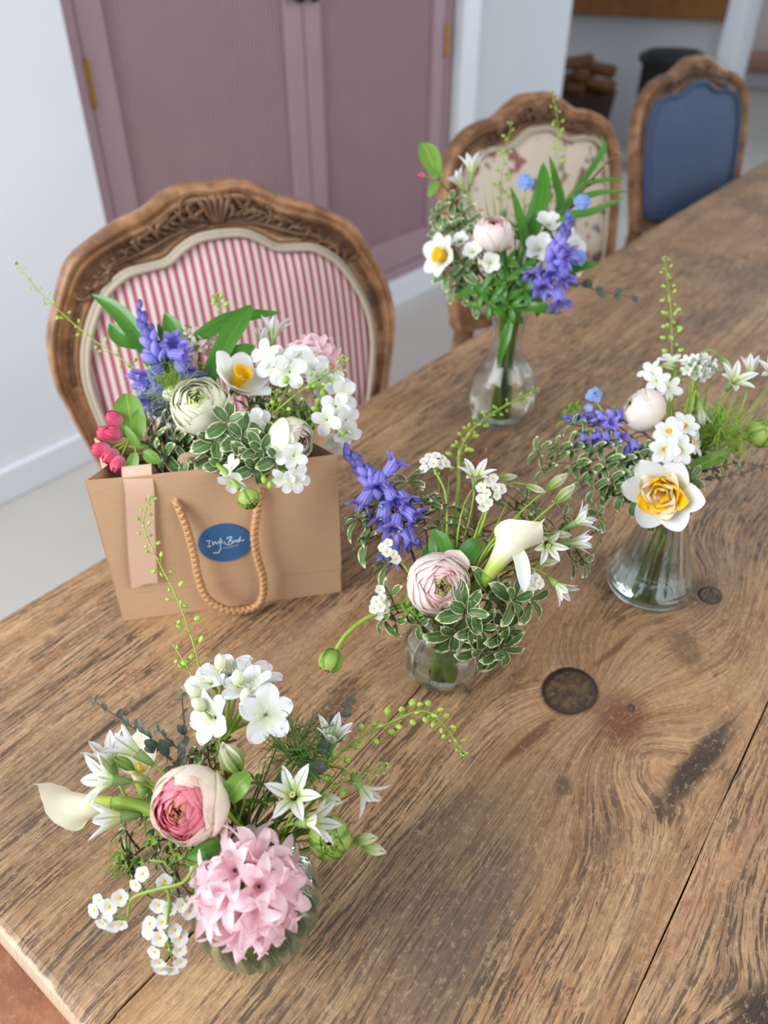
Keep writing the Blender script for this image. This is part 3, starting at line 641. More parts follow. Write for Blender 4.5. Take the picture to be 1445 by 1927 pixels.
# oval label
c = bagpx(423, 1019); rx = (bagpx(473.5, 1014) - bagpx(373, 1024)).length / 2; rz_ = (bagpx(425, 984) - bagpx(421, 1055)).length / 2
st = MB(); st.quadgrid([[(c.x + rx * math.cos(a) * k, y, c.z + rz_ * math.sin(a) * k) for a in [2 * PI * i / 48 for i in range(48)]] for k, y in ((1, -.0012), (1, -.0022), (.99, -.0026), (.0, -.0026))], None, True)
stk = put('oval_label', st.mesh('oval_label', M['sticker'], False), bag, BM, label='oval blue paper label with white handwriting')
def zs(x, y): return bagpx(340 + x / 8.03, 960 + y / 8.03)
lt = MB()
for sk in ([(385, 441), (460, 431)], [(428, 436), (428, 480), (428, 524)], [(393, 522), (425, 528), (465, 512)], [(468, 448), (479, 474), (490, 503)], [(490, 503), (500, 474), (512, 446)],
           [(524, 448), (528, 474), (545, 482), (564, 462), (578, 438)], [(578, 438), (597, 500), (600, 560), (570, 612), (525, 622), (487, 612)], [(612, 396), (594, 408), (600, 425), (626, 440), (600, 452), (604, 468), (636, 474)],
           [(748, 395), (735, 430), (718, 470)], [(690, 408), (730, 378), (765, 375), (772, 398), (730, 425), (772, 440), (778, 470), (740, 492), (695, 492), (662, 470), (658, 445)],
           [(784, 432), (790, 455), (808, 452), (828, 424), (836, 455)], [(888, 420), (862, 425), (848, 445), (862, 455), (884, 440), (898, 366), (896, 420), (915, 432), (968, 424)]):
    q = [zs(x, y) for x, y in sk]; q = smoothp(q, 5)
    lt.tube([(p.x, -.00275, p.z) for p in q], .00038, 5)
put('handwriting', lt.mesh('handwriting', M['ink']), stk, BM, label='white handwritten lettering')
fc = bpy.data.curves.new('f', 'FONT'); fc.body = 'BY OLD MARKET GREEN'; fc.size = .0033; fc.align_x = 'LEFT'; fc.extrude = .0001
fo = bpy.data.objects.new('f', fc); COL.objects.link(fo); bpy.context.view_layer.update()
me = bpy.data.meshes.new_from_object(fo.evaluated_get(bpy.context.evaluated_depsgraph_get())); bpy.data.objects.remove(fo)
me.materials.clear(); me.materials.append(M['ink']); pa, pb = zs(640, 555), zs(868, 508)
wdt = max(v.co.x for v in me.vertices); tm = Matrix.Translation((pa.x, -.0028, pa.z)) @ Matrix.Rotation(-math.atan2(pb.z - pa.z, pb.x - pa.x), 4, 'Y') @ Matrix.Rotation(PI / 2, 4, 'X') @ Matrix.Scale((pb - pa).length / wdt, 4)
put('small_print', me, stk, BM @ tm, label='tiny white capitals under the handwriting')
# braided rope handle
def braid(path, R=.0022, off=.0021, turns=46):
    pts = smoothp(path, 16); out = []; L = [0]
    for i in range(1, len(pts)): L.append(L[-1] + (pts[i] - pts[i - 1]).length)
    n = int(L[-1] / .0013); ps = []
    for k in range(n + 1):
        s_ = L[-1] * k / n; i = max(j for j in range(len(L)) if L[j] <= s_ + 1e-9); i = min(i, len(L) - 2)
        ps.append(pts[i].lerp(pts[i + 1], (s_ - L[i]) / max(1e-9, L[i + 1] - L[i])))
    for st_ in range(4):
        sg = 1 if st_ % 2 else -1; ph = PI * (st_ // 2); q = []; ref = None
        for k, p in enumerate(ps):
            t = (ps[min(k + 1, n)] - ps[max(k - 1, 0)]).normalized()
            if ref is None: ref = t.orthogonal().normalized()
            ref = (ref - t * ref.dot(t)).normalized(); bn = t.cross(ref); a = sg * 2 * PI * k * .0013 / .0125 + ph
            q.append(p + ref * (math.cos(a) * off * (1 + .18 * math.sin(2 * a + PI / 4 * sg))) + bn * (math.sin(a) * off))
        mb = MB(); mb.tube(q, R, 6); out.append(mb)
    return out
rp = [bagpx(327, 937, -.004), bagpx(334, 950, .005)] + [bagpx(u, v, o) for u, v, o in ((350, 990, .010), (364, 1040, .013), (374, 1090, .015), (392, 1127, .017), (430, 1148, .02), (470, 1146, .018), (492, 1128, .016), (495, 1090, .015), (484, 1050, .013), (478, 1010, .012), (483, 965, .009))] + [bagpx(490, 928, .005), bagpx(491, 920, -.004)]
for i in range(2, len(rp)): rp[i].z = max(rp[i].z, .0055)
core = MB(); core.tube(smoothp(rp, 6), .0020, 6)
h = put('rope_handle', core.mesh('rope_handle', M['rope']), bag, BM, label='tan braided cord handle hanging down the front')
for s_ in braid(rp): put('strand', s_.mesh('strand', M['rope']), h, BM)
bkp = [Vector((BW * .32, BD + .002, BH - .02)), Vector((BW * .33, BD + .016, BH - .05)), Vector((BW * .42, BD + .022, BH - .10)), Vector((BW * .55, BD + .022, BH - .10)), Vector((BW * .64, BD + .016, BH - .05)), Vector((BW * .65, BD + .002, BH - .02))]
core = MB(); core.tube(smoothp(bkp, 8), .0040, 8); put('rope_handle', core.mesh('rope_handle', M['rope']), bag, BM)
# ribbon
def ribbon(path, wd, wdir, n=8):
    mb = MB(); q = smoothp(path, n); wd_ = Vector(wdir).normalized() * wd / 2
    rows = [[p - wd_ * 1.0, p, p + wd_ * 1.0] for i, p in enumerate(q)]
    nn = len(q) - 1
    mb.quadgrid(rows, [[(0, i / nn), (.5, i / nn), (1, i / nn)] for i in range(nn + 1)]); return mb
rb = thing('satin_ribbon', 'peach satin ribbon hanging over the front rim of the kraft bag', 'ribbon', BM @ Vector((.05, 0, BH)))
mb = ribbon([Vector((.050, .030, BH - .03)), Vector((.046, .014, BH + .002)), Vector((.0455, .002, BH + .0035)), bagpx(262, 925, .004), bagpx(265, 1000, .005), bagpx(268, 1060, .006), bagpx(272, 1105, .006)], .0265, (1, 0, 0))
v = mb.v; mb.v[-1] = (v[-1][0], v[-1][1], v[-1][2] + .016); mb.v[-2] = (v[-2][0], v[-2][1], v[-2][2] + .006)
put('ribbon_tail', mb.mesh('ribbon_tail', M['satin']), rb, BM)
mb = ribbon([Vector((.075, .028, BH - .03)), Vector((.085, .012, BH + .004)), Vector((.105, .009, BH + .006)), Vector((.130, .012, BH + .002)), Vector((.145, .03, BH - .02))], .016, (0, -.25, .9))
put('ribbon_loop', mb.mesh('ribbon_loop', M['satin']), rb, BM)

# ---------------------------------------------------------------- vases
def vase(label, u, v, k, prof, inner, rib, mat, water, nm='glass_vase', seg=72):
    c = P(u, v, k); base = Vector((c.x, c.y, TZ + .0004))
    o = thing(nm, label, 'vase', base); mw = Matrix.Translation(base)
    mb = MB(); pr = smoothp([(r, 0, z) for r, z in prof], 5); pi = smoothp([(r, 0, z) for r, z in inner], 5)
    full = [(max(p.x, 0), p.z) for p in pr]; n_out = len(full); full += [(max(p.x, 0), p.z) for p in pi]
    mb.lathe(full, seg, lambda a, z, j: rib(a, z) if j < n_out else 1)
    g = put('glass_body', mb.mesh('glass_body', mat), o, mw)
    w = MB(); wl = [(max(p.x * .995 - .0003, 0), p.z + .0003) for p in pi][::-1]; wl = [q for q in wl if q[1] < water]
    wl.append((wl[-1][0], water)); wl.append((0, water)); w.lathe(wl, 40)
    put('water', w.mesh('water', M['water']), o, mw, label='clear water in the vase')
    return base
V = {}
b1 = vase('small round ribbed pale green glass vase nearest the table corner', 481, 1690, .04,
     [(0, 0), (.022, 0), (.030, .004), (.0405, .024), (.043, .042), (.039, .060), (.028, .072), (.0225, .076), (.0225, .082), (.025, .085)],
     [(.0225, .0848), (.0205, .082), (.0205, .075), (.026, .070), (.0365, .058), (.0405, .042), (.038, .024), (.028, .007), (.02, .0045), (0, .0045)],
     lambda a, z: 1 + (.055 * abs(math.cos(9 * a + z * 42)) - .03 if z < .074 else 0), M['glass1'], .058, seg=144)
V['one'] = dict(b=b1, h=.084, nr=.017, br=.018)
b2 = vase('small bulbous clear glass vase with soft melon ribs beside the paper bag', 833, 1222, .035,
     [(0, 0), (.018, 0), (.025, .003), (.0345, .018), (.0365, .032), (.034, .048), (.026, .064), (.0185, .073), (.0175, .078), (.020, .082)],
     [(.018, .0818), (.0158, .078), (.0168, .072), (.024, .063), (.0322, .048), (.0345, .032), (.0325, .019), (.0235, .006), (.016, .0045), (0, .0045)],
     lambda a, z: 1 + (.05 * abs(math.cos(5 * a)) - .035 if z < .07 else 0), M['glass'], .05, seg=120)
V['two'] = dict(b=b2, h=.08, nr=.014, br=.016)
b3 = vase('conical fluted clear glass bottle vase at the right', 1223, 1085, .012,
     [(0, 0), (.038, 0), (.0435, .004), (.0445, .011), (.042, .017), (.037, .030), (.029, .060), (.0215, .088), (.0190, .097), (.0205, .1015), (.0225, .105)],
     [(.0207, .1048), (.0187, .1015), (.0172, .096), (.0197, .087), (.0272, .060), (.035, .030), (.0395, .018), (.0405, .012), (.037, .006), (0, .006)],
     lambda a, z: 1 + (.06 * abs(math.cos(10 * a)) - .03 if .018 < z < .095 else 0), M['glass'], .034, seg=160)
V['three'] = dict(b=b3, h=.104, nr=.013, br=.022)
b4 = vase('tall narrow-necked clear glass vase standing between the first two chairs', 945, 735, .045,
     [(0, 0), (.03, 0), (.038, .004), (.047, .025), (.049, .045), (.044, .068), (.030, .092), (.022, .112), (.021, .135), (.026, .160), (.033, .178)],
     [(.0315, .1778), (.0242, .158), (.0192, .135), (.0202, .112), (.028, .091), (.042, .067), (.047, .045), (.045, .026), (.036, .0075), (.028, .005), (0, .005)],
     lambda a, z: 1 + (.02 * math.cos(12 * a) if z < .1 else 0), M['glass'], .075, seg=48)
V['four'] = dict(b=b4, h=.165, nr=.017, br=.025)
V['bag'] = None
# ---------------------------------------------------------------- plants
def rootpos(vs, spread=1.0):
    """base of a stem and the point where it leaves its vessel"""
    if vs == 'bag':
        return None
    d = V[vs]; a = U(0, 2 * PI); r = d['br'] * U(.2, .9)
    return d['b'] + Vector((math.cos(a) * r, math.sin(a) * r, .011)), d
def stempath(vs, H, D, k=.35, way=None):
    H = Vector(H); D = Vector(D).normalized()
    if vs == 'bag':
        lp = BM.inverted() @ H; x = min(max(lp.x, .03), BW - .03); y = min(max(lp.y, .022), BD - .016)
        B = BM @ Vector((.5 * x + .5 * BW / 2, BD / 2 + U(-.012, .012), U(.02, .05))); N = BM @ Vector((x, y, BH - .012))
    else:
        B, d = rootpos(vs); dr = H - d['b']; dr.z = 0; dr = dr.normalized() if dr.length > 1e-4 else Vector((1, 0, 0))
        s = Vector((-dr.y, dr.x, 0)); N = d['b'] + dr * d['nr'] * U(.3, .95) + s * d['nr'] * U(-.6, .6) + Vector((0, 0, d['h']))
        q = B - d['b']; B = d['b'] + Vector((-dr.x * abs(q.x) * .6 + s.x * q.y * .5, -dr.y * abs(q.x) * .6 + s.y * q.y * .5, q.z))
    if way: return [B, N], smoothp([N] + way, 8)
    L = (H - N).length; T0 = (N - B).normalized(); P1 = N + T0 * L * k; P2 = H - D * L * k; out = []
    for i in range(13):
        t = i / 12; out.append(N * (1 - t) ** 3 + P1 * 3 * t * (1 - t) ** 2 + P2 * 3 * t * t * (1 - t) + H * t ** 3)
    return [B, N], out
def mkstem(root, vs, H, D, r, mat, k=.35, way=None, taper=.8):
    a, b = stempath(vs, H, D, k, way); pts = [a[0], a[0].lerp(a[1], .5)] + b; n = len(pts)
    pts = [p for p in pts]
    mb = MB(); lo = root.location; mb.tube([p - lo for p in pts], [r * (1 - (1 - taper) * i / (n - 1)) for i in range(n)], 7)
    put('stem', mb.mesh('stem', mat), root, Matrix.Translation(lo)); return b
def start(name, label, cat, vs, H, group=None):
    if vs == 'bag':
        lo = BM @ Vector((BW / 2, BD / 2, .03))
    else: lo = V[vs]['b'] + Vector((0, 0, .012))
    return thing(name, label, cat, lo, group)
def H_(p): return P(*p)
def pe(key, mat, **kw):
    return cached((key, mat) , lambda: petal(**kw).mesh('petal', M[mat]))
def addpet(root, H, D, key, mat, n, roll=0, sc=1.0, jit=.12, name='petal', nvar=2, off=0.0, **kw):
    for i in range(n):
        v = i % nvar; k2 = dict(kw); k2['seed'] = v * 7 + 1
        if v: k2['e1'] = kw.get('e1', 10) + 8
        me = cached((key, mat, v), lambda: petal(**k2).mesh(name, M[mat]))
        mw = fr(H, D, roll + 2 * PI * i / n + U(-jit, jit), sc * U(.95, 1.06))
        if off: mw = mw @ Matrix.Translation((off, 0, 0))
        put(name, me, root, mw)

def ranunculus(vs, label, p, D, r, mats, layers=9, closed=0, sep=True, stem=.0022, way=None, name='ranunculus', zs=.92):
    Cn = H_(p); Dv = DV(*D); base = Cn - Dv * r * .9
    root = start(name, label, 'flower', vs, Cn); mkstem(root, vs, base, Dv, stem, M['stem'], way=way)
    key = (name, mats, round(r, 4), closed, layers)
    k = 0
    for li in range(layers):
        f = li / (layers - 1); R = r * (.13 + .87 * f ** .85); th = (16 + 38 * f ** 1.3) * (1 - closed * .75) + (8 if li == layers - 1 and not closed else 0)
        off = r * .42 * (1 - f) * (1 - closed * .3)
        if closed > .5: R = r * (.76 + .24 * f); th = 7 + (24 if mats[0] == 'gbud' else 50) * f ** 2; off = 0
        mt = mats[0] if f > .80 else (mats[1] if f > .35 else mats[2])
        n = 4 if li < 3 else 5
        for i in range(n):
            me = cached(key + (li, i % 3), lambda: shell(R, th, 62, .045, li * 3 + i, zs).mesh('petal', M[mt]))
            put('petal', me, root, fr(Cn + Dv * off, Dv, li * 1.1 + 2 * PI * i / n + U(-.1, .1), U(.97, 1.03)))
            k += 1
    b = MB(); b.ball((0, 0, -.1 * r), r * .17, 10, 6); put('centre', cached(key + ('c',), lambda: b.mesh('centre', M['lime'])), root, fr(Cn, Dv), label='green centre')
    if sep:
        for i in range(5):
            me = cached(('sepal', round(r, 3)), lambda: petal(r * 1.0, r * .62, -5, 70, .3, 1.0, .7, .4).mesh('sepal', M['greenp']))
            put('sepal', me, root, fr(Cn - Dv * r * .93, Dv, i * 2 * PI / 5 + .3))
    return root, Cn, Dv
def starflower(vs, label, p, D, L=.016, opening=1.0, stem=.0011, group=None, way=None, mat='star'):
    """six narrow pointed tepals on a green tube"""
    Cn = H_(p); Dv = DV(*D); root = start('starflower', label, 'flower', vs, Cn, group)
    base = Cn - Dv * L * .55; mkstem(root, vs, base - Dv * .001, Dv, stem, M['stem'], way=way)
    t = MB(); t.lathe([(.001, -.55 * L), (.0020, -.45 * L), (.0032, -.1 * L), (.0036, .08 * L)], 10)
    put('flower_tube', cached(('tube', round(L, 4)), lambda: t.mesh('flower_tube', M['greenp'])), root, fr(Cn, Dv))
    e1 = 68 - 58 * opening
    for ring in (0, 1):
        addpet(root, Cn, Dv, ('star', round(L, 4), round(opening, 1), ring), mat, 3, roll=ring * PI / 3, nvar=2, off=.0022, L=L * 1.15, Wd=L * .40, e0=80, e1=e1 + ring * 4, cup=.3, a=.90, b=.85, wb=.40, pw=.6)
    s = MB()
    for i in range(6):
        a = i * PI / 3; s.tube([(0, 0, 0), (.0012 * math.cos(a), .0012 * math.sin(a), L * .3)], .0002, 4); s.ball((.0013 * math.cos(a), .0013 * math.sin(a), L * .33), .0007, 5, 3, sz=1.8)
    put('stamens', cached(('stam', round(L, 3)), lambda: s.mesh('stamens', M['pollen'])), root, fr(Cn, Dv), label='pale yellow stamens')
def closedbud(vs, label, p, D, L=.018, mat='budp', stem=.0009, group=None, w=.34, name='flower_bud', way=None):
    Cn = H_(p); Dv = DV(*D); root = start(name, label, 'bud', vs, Cn, group)
    mkstem(root, vs, Cn, Dv, stem, M['stem'], way=way)
    for i in range(3):
        me = cached(('cb', round(L, 4), mat, w), lambda: petal(L, L * w * 1.5, 66, 112, .42, .9, .8, .3).mesh('petal', M[mat]))
        put('petal', me, root, fr(Cn, Dv, i * 2 * PI / 3))
    for i in range(3):
        me = cached(('cb2', round(L, 4), mat, w), lambda: petal(L * .96, L * w * 1.4, 70, 110, .42, .9, .8, .3).mesh('petal', M['greenp' if mat == 'gbud' else mat]))
        put('petal', me, root, fr(Cn, Dv, (i + .5) * 2 * PI / 3))
def hyacinth(vs, label, p, D, r, n=30, mat='hyac', fl=.015):
    Cn = H_(p); Dv = DV(*D); root = start('hyacinth', label, 'flower', vs, Cn)
    mkstem(root, vs, Cn, Dv, .0035, M['stem']); me = None
    q = fr(Cn, Dv)
    for i in range(n):
        z = 1 - (i + .5) / n * 1.55; a = i * 2.39996; s_ = math.sqrt(max(0, 1 - z * z)); d = Vector((s_ * math.cos(a), s_ * math.sin(a), z))
        dw = (q.to_3x3() @ d).normalized(); H = Cn + dw * (r - fl * .70)
        t = MB(); t.lathe([(.0010, -.012), (.0016, -.008), (.0034, -.001), (.0044, .001)], 10)
        f = put('floret', cached('hytube' + mat, lambda: t.mesh('floret', M[mat])), root, fr(H, dw, a))
        for k in range(6):
            v = (i + k) % 3
            me = cached(('hy', mat, fl, v, k % 2), lambda: petal(fl * 1.1, fl * .46, 72, 26 - 30 * v + (k % 2) * 20, .34, .95, .85, .5, .03, 4, 7, v, .8, 0, .10).mesh('petal', M[mat]))
            put('petal', me, f, fr(H, dw, a + k * PI / 3 + U(-.1, .1), U(.88, 1.1)) @ Matrix.Translation((.0022, 0, 0)))
        if i in (3, 6, 10, 14):
            s = MB()
            for k in range(5): s.tube([(0, 0, 0), (.001 * math.cos(k * 1.26), .001 * math.sin(k * 1.26), .0035)], [.00025, .0005], 4)
            put('stamens', cached('hyst' + mat, lambda: s.mesh('stamens', M['dark'])), f, fr(H, dw))
def calla(vs, label, p, D, L, R, roll=0, tube=.0045, spread=1.0, k=.4, way=None):
    """funnel-shaped spathe wrapping round, with one long pointed side"""
    Cn = H_(p); Dv = DV(*D); root = start('calla_lily', label, 'flower', vs, Cn)
    mkstem(root, vs, Cn, Dv, tube, M['stem'], k=k, way=way, taper=1.0)
    mb = MB(); rows = []; uvs = []; nv, nu = 14, 28
    for j in range(nv + 1):
        v = j / nv; row = []; uvr = []
        for i in range(nu + 1):
            a = (i / nu * 2 - 1); ph = a * PI * 1.08
            ln = L * (.50 + .50 * (math.cos(ph / 1.08) * .5 + .5) ** 1.2)
            rr = (tube + (R - tube) * v ** 1.5 * spread) * (1 - .03 * abs(a)); z = ln * v
            flare = R * .55 * max(0, v - .7) ** 1.5 * 3
            tipn = 1 - .35 * max(0, v - .75) * 4 * (1 if abs(a) < .3 else 0) * .4
            row.append(((rr + flare) * math.cos(ph) , (rr + flare) * math.sin(ph) * tipn, z - (flare * .4 if abs(a) > .5 else 0)))
            uvr.append((i / nu, v))
        rows.append(row); uvs.append(uvr)
    # pointed tip
    for i in range(nu + 1):
        a = i / nu * 2 - 1
        if abs(a) < .12: x, y, z = rows[-1][i]; rows[-1][i] = (x + .1 * R, y * .3, z + L * .14 * (1 - abs(a) / .12))
    mb.quadgrid(rows, uvs); put('spathe', mb.mesh('spathe', M['calla']), root, fr(Cn, Dv, roll))
    s = MB(); s.tube([(0, 0, L * .1), (0, 0, L * .5)], [.0022, .0014], 8); put('spadix', s.mesh('spadix', M['yellow']), root, fr(Cn, Dv), label='yellow spadix')
def bluebell(vs, label, pix, bells, buds, mat='bell', bl=.014):
    """pix: way points of the stem, last is the tip; bells: (u, v, k, D)"""
    pts = [H_(p) for p in pix]; root = start('bluebell', label, 'flower', vs, pts[-1])
    b = mkstem(root, vs, pts[-1], pts[-1] - pts[-2], .0014, M['purple_stem'], way=pts)
    def bellm():
        mb = MB(); rows = []; L = bl; n = 24
        for (v, rr, fl) in ((0, .08, 0), (.06, .2, 0), (.2, .27, 0), (.5, .30, .02), (.76, .33, .10), (.88, .40, .18), (.96, .50, .26), (.96, .60, .34)):
            rows.append([((rr + fl * .25 * math.cos(6 * a)) * L * (1 + .10 * math.cos(6 * a) * (v > .1)) * math.cos(a), (rr + fl * .25 * math.cos(6 * a)) * L * (1 + .10 * math.cos(6 * a) * (v > .1)) * math.sin(a), L * 1.28 * (v - .18 * (1 - math.cos(6 * a)) * (v > .8) * (v - .7) * 3)) for a in [2 * PI * i / n for i in range(n)]])
        uv = [[(.5 + .22 * math.cos(6 * 2 * PI * i / n), j / 7) for i in range(n)] for j in range(8)]
        mb.quadgrid(rows, uv, True); mb.tube([(0, 0, -L * .35), (0, 0, L * .02)], .0005, 5, 1); return mb.mesh('bell', [M[mat], M['purple_stem']])
    me = cached(('bell', mat, bl), bellm)
    for (u, v, k, D) in bells:
        H = P(u, v, k); Dv = DV(*D); put('bell', me, root, fr(H - Dv * bl * .4, Dv, U(0, 6), U(.92, 1.08)))
        q = min(b, key=lambda x: (x - H).length); c = MB(); lo = root.location; c.tube(smoothp([q - lo, (q.lerp(H - Dv * bl * .7, .5) + UP * .002) - lo, H - Dv * bl * .7 - lo], 3), .0005, 5)
        put('pedicel', c.mesh('pedicel', M['purple_stem']), root, Matrix.Translation(lo))
    n = len(b); nb = buds
    for i in range(nb):
        f = i / nb; idx = int(n - 1 - f * n * .34); q = b[idx]; tg = (b[min(idx + 1, n - 1)] - b[max(idx - 1, 0)]).normalized()
        o = tg.orthogonal().normalized(); dr = (Quaternion(tg, i * 2.4) @ o).normalized(); s_ = .50 + .50 * f; Dv = (tg * (1.1 - .5 * f) + dr * (.35 + .35 * f)).normalized()
        L = bl * .88 * s_ + .002
        def budm():
            mb = MB(); mb.lathe([(.0002, 0), (.19, .15), (.29, .45), (.23, .78), (.07, .97), (0, 1)], 9); return mb.mesh('bud', M['belld' if f < .5 else mat])
        put('bud', cached(('bbud', mat, f < .5), budm), root, fr(q + dr * .001, Dv, U(0, 6), L))
def fmnot(vs, label, stems, florets, mat='white', fs=.0042, group=None, cat='flower'):
    """forget-me-not: curved hairy stems and little five-petalled florets at (u,v,k)"""
    pts = [H_(p) for p in stems[0]]; root = start('forget_me_not', label, cat, vs, pts[-1], group)
    b = mkstem(root, vs, pts[-1], pts[-1] - pts[-2], .0012, M['stem'], way=pts)
    lo = root.location
    for s in stems[1:]:
        q = [H_(p) for p in s]; q = smoothp([min(b, key=lambda x: (x - q[0]).length)] + q, 6); b = b + q
        c = MB(); c.tube([x - lo for x in q], [.0009] * len(q), 6); put('side_stem', c.mesh('side_stem', M['stem']), root, Matrix.Translation(lo))
    def flm():
        mb = MB()
        for i in range(5): mb.add(petal(1.0, .98, 28, 4, .12, 1.35, .45, .3, 0, 4, 4), rz(i * 2 * PI / 5))
        c = MB(); c.lathe([(.0, .14), (.12, .16), (.2, .12), (.24, .04)], 10, mi=1); mb.add(c)
        t = MB(); t.lathe([(.05, -.8), (.16, -.5), (.2, .05)], 8, mi=2); mb.add(t); return mb.mesh('floret', [M[mat], M['eye'], M['stem']])
    me = cached(('fmn', mat), flm)
    for (u, v, k, D) in florets:
        H = P(u, v, k); Dv = DV(D[0] + U(-.15, .15), D[1] + U(-.15, .15), D[2]); put('floret', me, root, fr(H, Dv, U(0, 6), fs * U(.85, 1.1)))
        q = min(b, key=lambda x: (x - H).length); c = MB(); e = H - Dv * fs * .7; c.tube([q - lo, (q.lerp(e, .6) - UP * .0006) - lo, e - lo], .0004, 5)
        put('pedicel', c.mesh('pedicel', M['stem']), root, Matrix.Translation(lo))
    def bm():
        mb = MB(); mb.ball((0, 0, 0), 1, 6, 4, sz=1.3); return mb.mesh('bud', M['lime'])
    for i in range(7):
        q = b[-1 - i % 4]; put('bud', cached('fbud', bm), root, fr(q + Vector((U(-1, 1), U(-1, 1), U(-1, 1))) * .0028, (U(-1, 1), U(-1, 1), 1), 0, .0011))
def leafyspray(vs, label, pix, whorls, L, mat, name, stemmat, cat='foliage', wr=.5, sr=.0011, group=None, nl=(6, 8), round_=False, bend=-15, up=.8, low=True):
    """branch through pix; whorls: list of (u,v,k) where leaf rosettes sit at the end of side twigs"""
    pts = [H_(p) for p in pix]; root = start(name, label, cat, vs, pts[-1], group); lo = root.location
    if mat == 'pitto': L *= 1.22; wr *= .94
    b = mkstem(root, vs, pts[-1], pts[-1] - pts[-2], sr, M[stemmat], way=pts, taper=.5)
    ctr = (V[vs]['b'] + Vector((0, 0, V[vs]['h'] + .02))) if vs != 'bag' else BM @ Vector((BW / 2, BD / 2, BH))
    def lm(v):
        return petal(1, wr * (1 if v else .9), 12, bend - 18 * v, .22, .98 if not round_ else 1.0, .62 if not round_ else .5, .12, .025, 4, 6, v * 5 + 2).mesh('leaf', M[mat])
    for (u, v, k) in whorls:
        H = P(u, v, k); q = min(b, key=lambda x: (x - H).length); ax = (H - ctr).normalized() * .9 - FW * .55 + UP * .15
        ax.normalize()
        c = MB(); q0 = q - lo; e = H - lo; c.tube(smoothp([q0, q0.lerp(e, .5) - UP * .001, e], 3), [sr * .7] * 7, 5)
        if (H - q).length > .002: put('twig', c.mesh('twig', M[stemmat]), root, Matrix.Translation(lo))
        n = random.randint(*nl)
        for i in range(n):
            me = cached((mat, wr, i % 3, bend), lambda: lm(i % 3)); t = i / n
            el = math.radians(62 * (1 - t) ** 1.3 * up - 6)
            mw = fr(H - ax * L * .10 * t, ax, i * 2.4 + U(-.3, .3)) @ Matrix.Rotation(-el, 4, 'Y') @ Matrix.Translation((L * .06, 0, 0)) @ Matrix.Scale(L * (.62 + .45 * t) * U(.88, 1.1), 4)
            put('leaf', me, root, mw)
def leafbranch(vs, label, pix, n, L, mat, name, stemmat, wr=.5, sr=.001, start_f=.4, group=None, pairs=True, tip=.5, ang=55, sidefn=None, bend=-15, cat='foliage'):
    """leaves in pairs along the stem"""
    pts = [H_(p) for p in pix]; root = start(name, label, cat, vs, pts[-1], group)
    b = mkstem(root, vs, pts[-1], pts[-1] - pts[-2], sr, M[stemmat], way=pts, taper=.5); N_ = len(b)
    for i in range(n):
        f = start_f + (1 - start_f) * i / max(1, n - 1); x = f * (N_ - 1); j = min(int(x), N_ - 2); q = b[j].lerp(b[j + 1], x - j); tg = (b[j + 1] - b[j]).normalized()
        side = tg.cross(-FW).normalized(); up = side.cross(tg)
        for s_ in ((1, -1) if pairs else ((1,) if i % 2 else (-1,))):
            a = math.radians(ang * U(.75, 1.2)); sd = (side * s_ * math.cos(i * .7) + up * math.sin(i * .7) * .5).normalized()
            if (i % 2) and pairs: sd = (side * s_ * .7 + up * (.5 * s_)).normalized()
            X = (tg * math.cos(a) + sd * math.sin(a)).normalized(); Zt = -FW * .7 + UZ * .5; Y = Zt.cross(X).normalized(); Z = X.cross(Y)
            mw = Matrix((X, Y, Z)).transposed().to_4x4(); mw.translation = q
            me = cached(('lb', mat, wr, i % 2, bend), lambda: petal(1, wr, 18, bend - 12 * (i % 2), .2, 1.0, .6, .12, .02, 4, 6, i).mesh('leaf', M[mat]))
            put('leaf', me, root, mw @ Matrix.Scale(L * (1 - (1 - tip) * i / max(1, n - 1)) * U(.85, 1.12), 4))
    return root, b
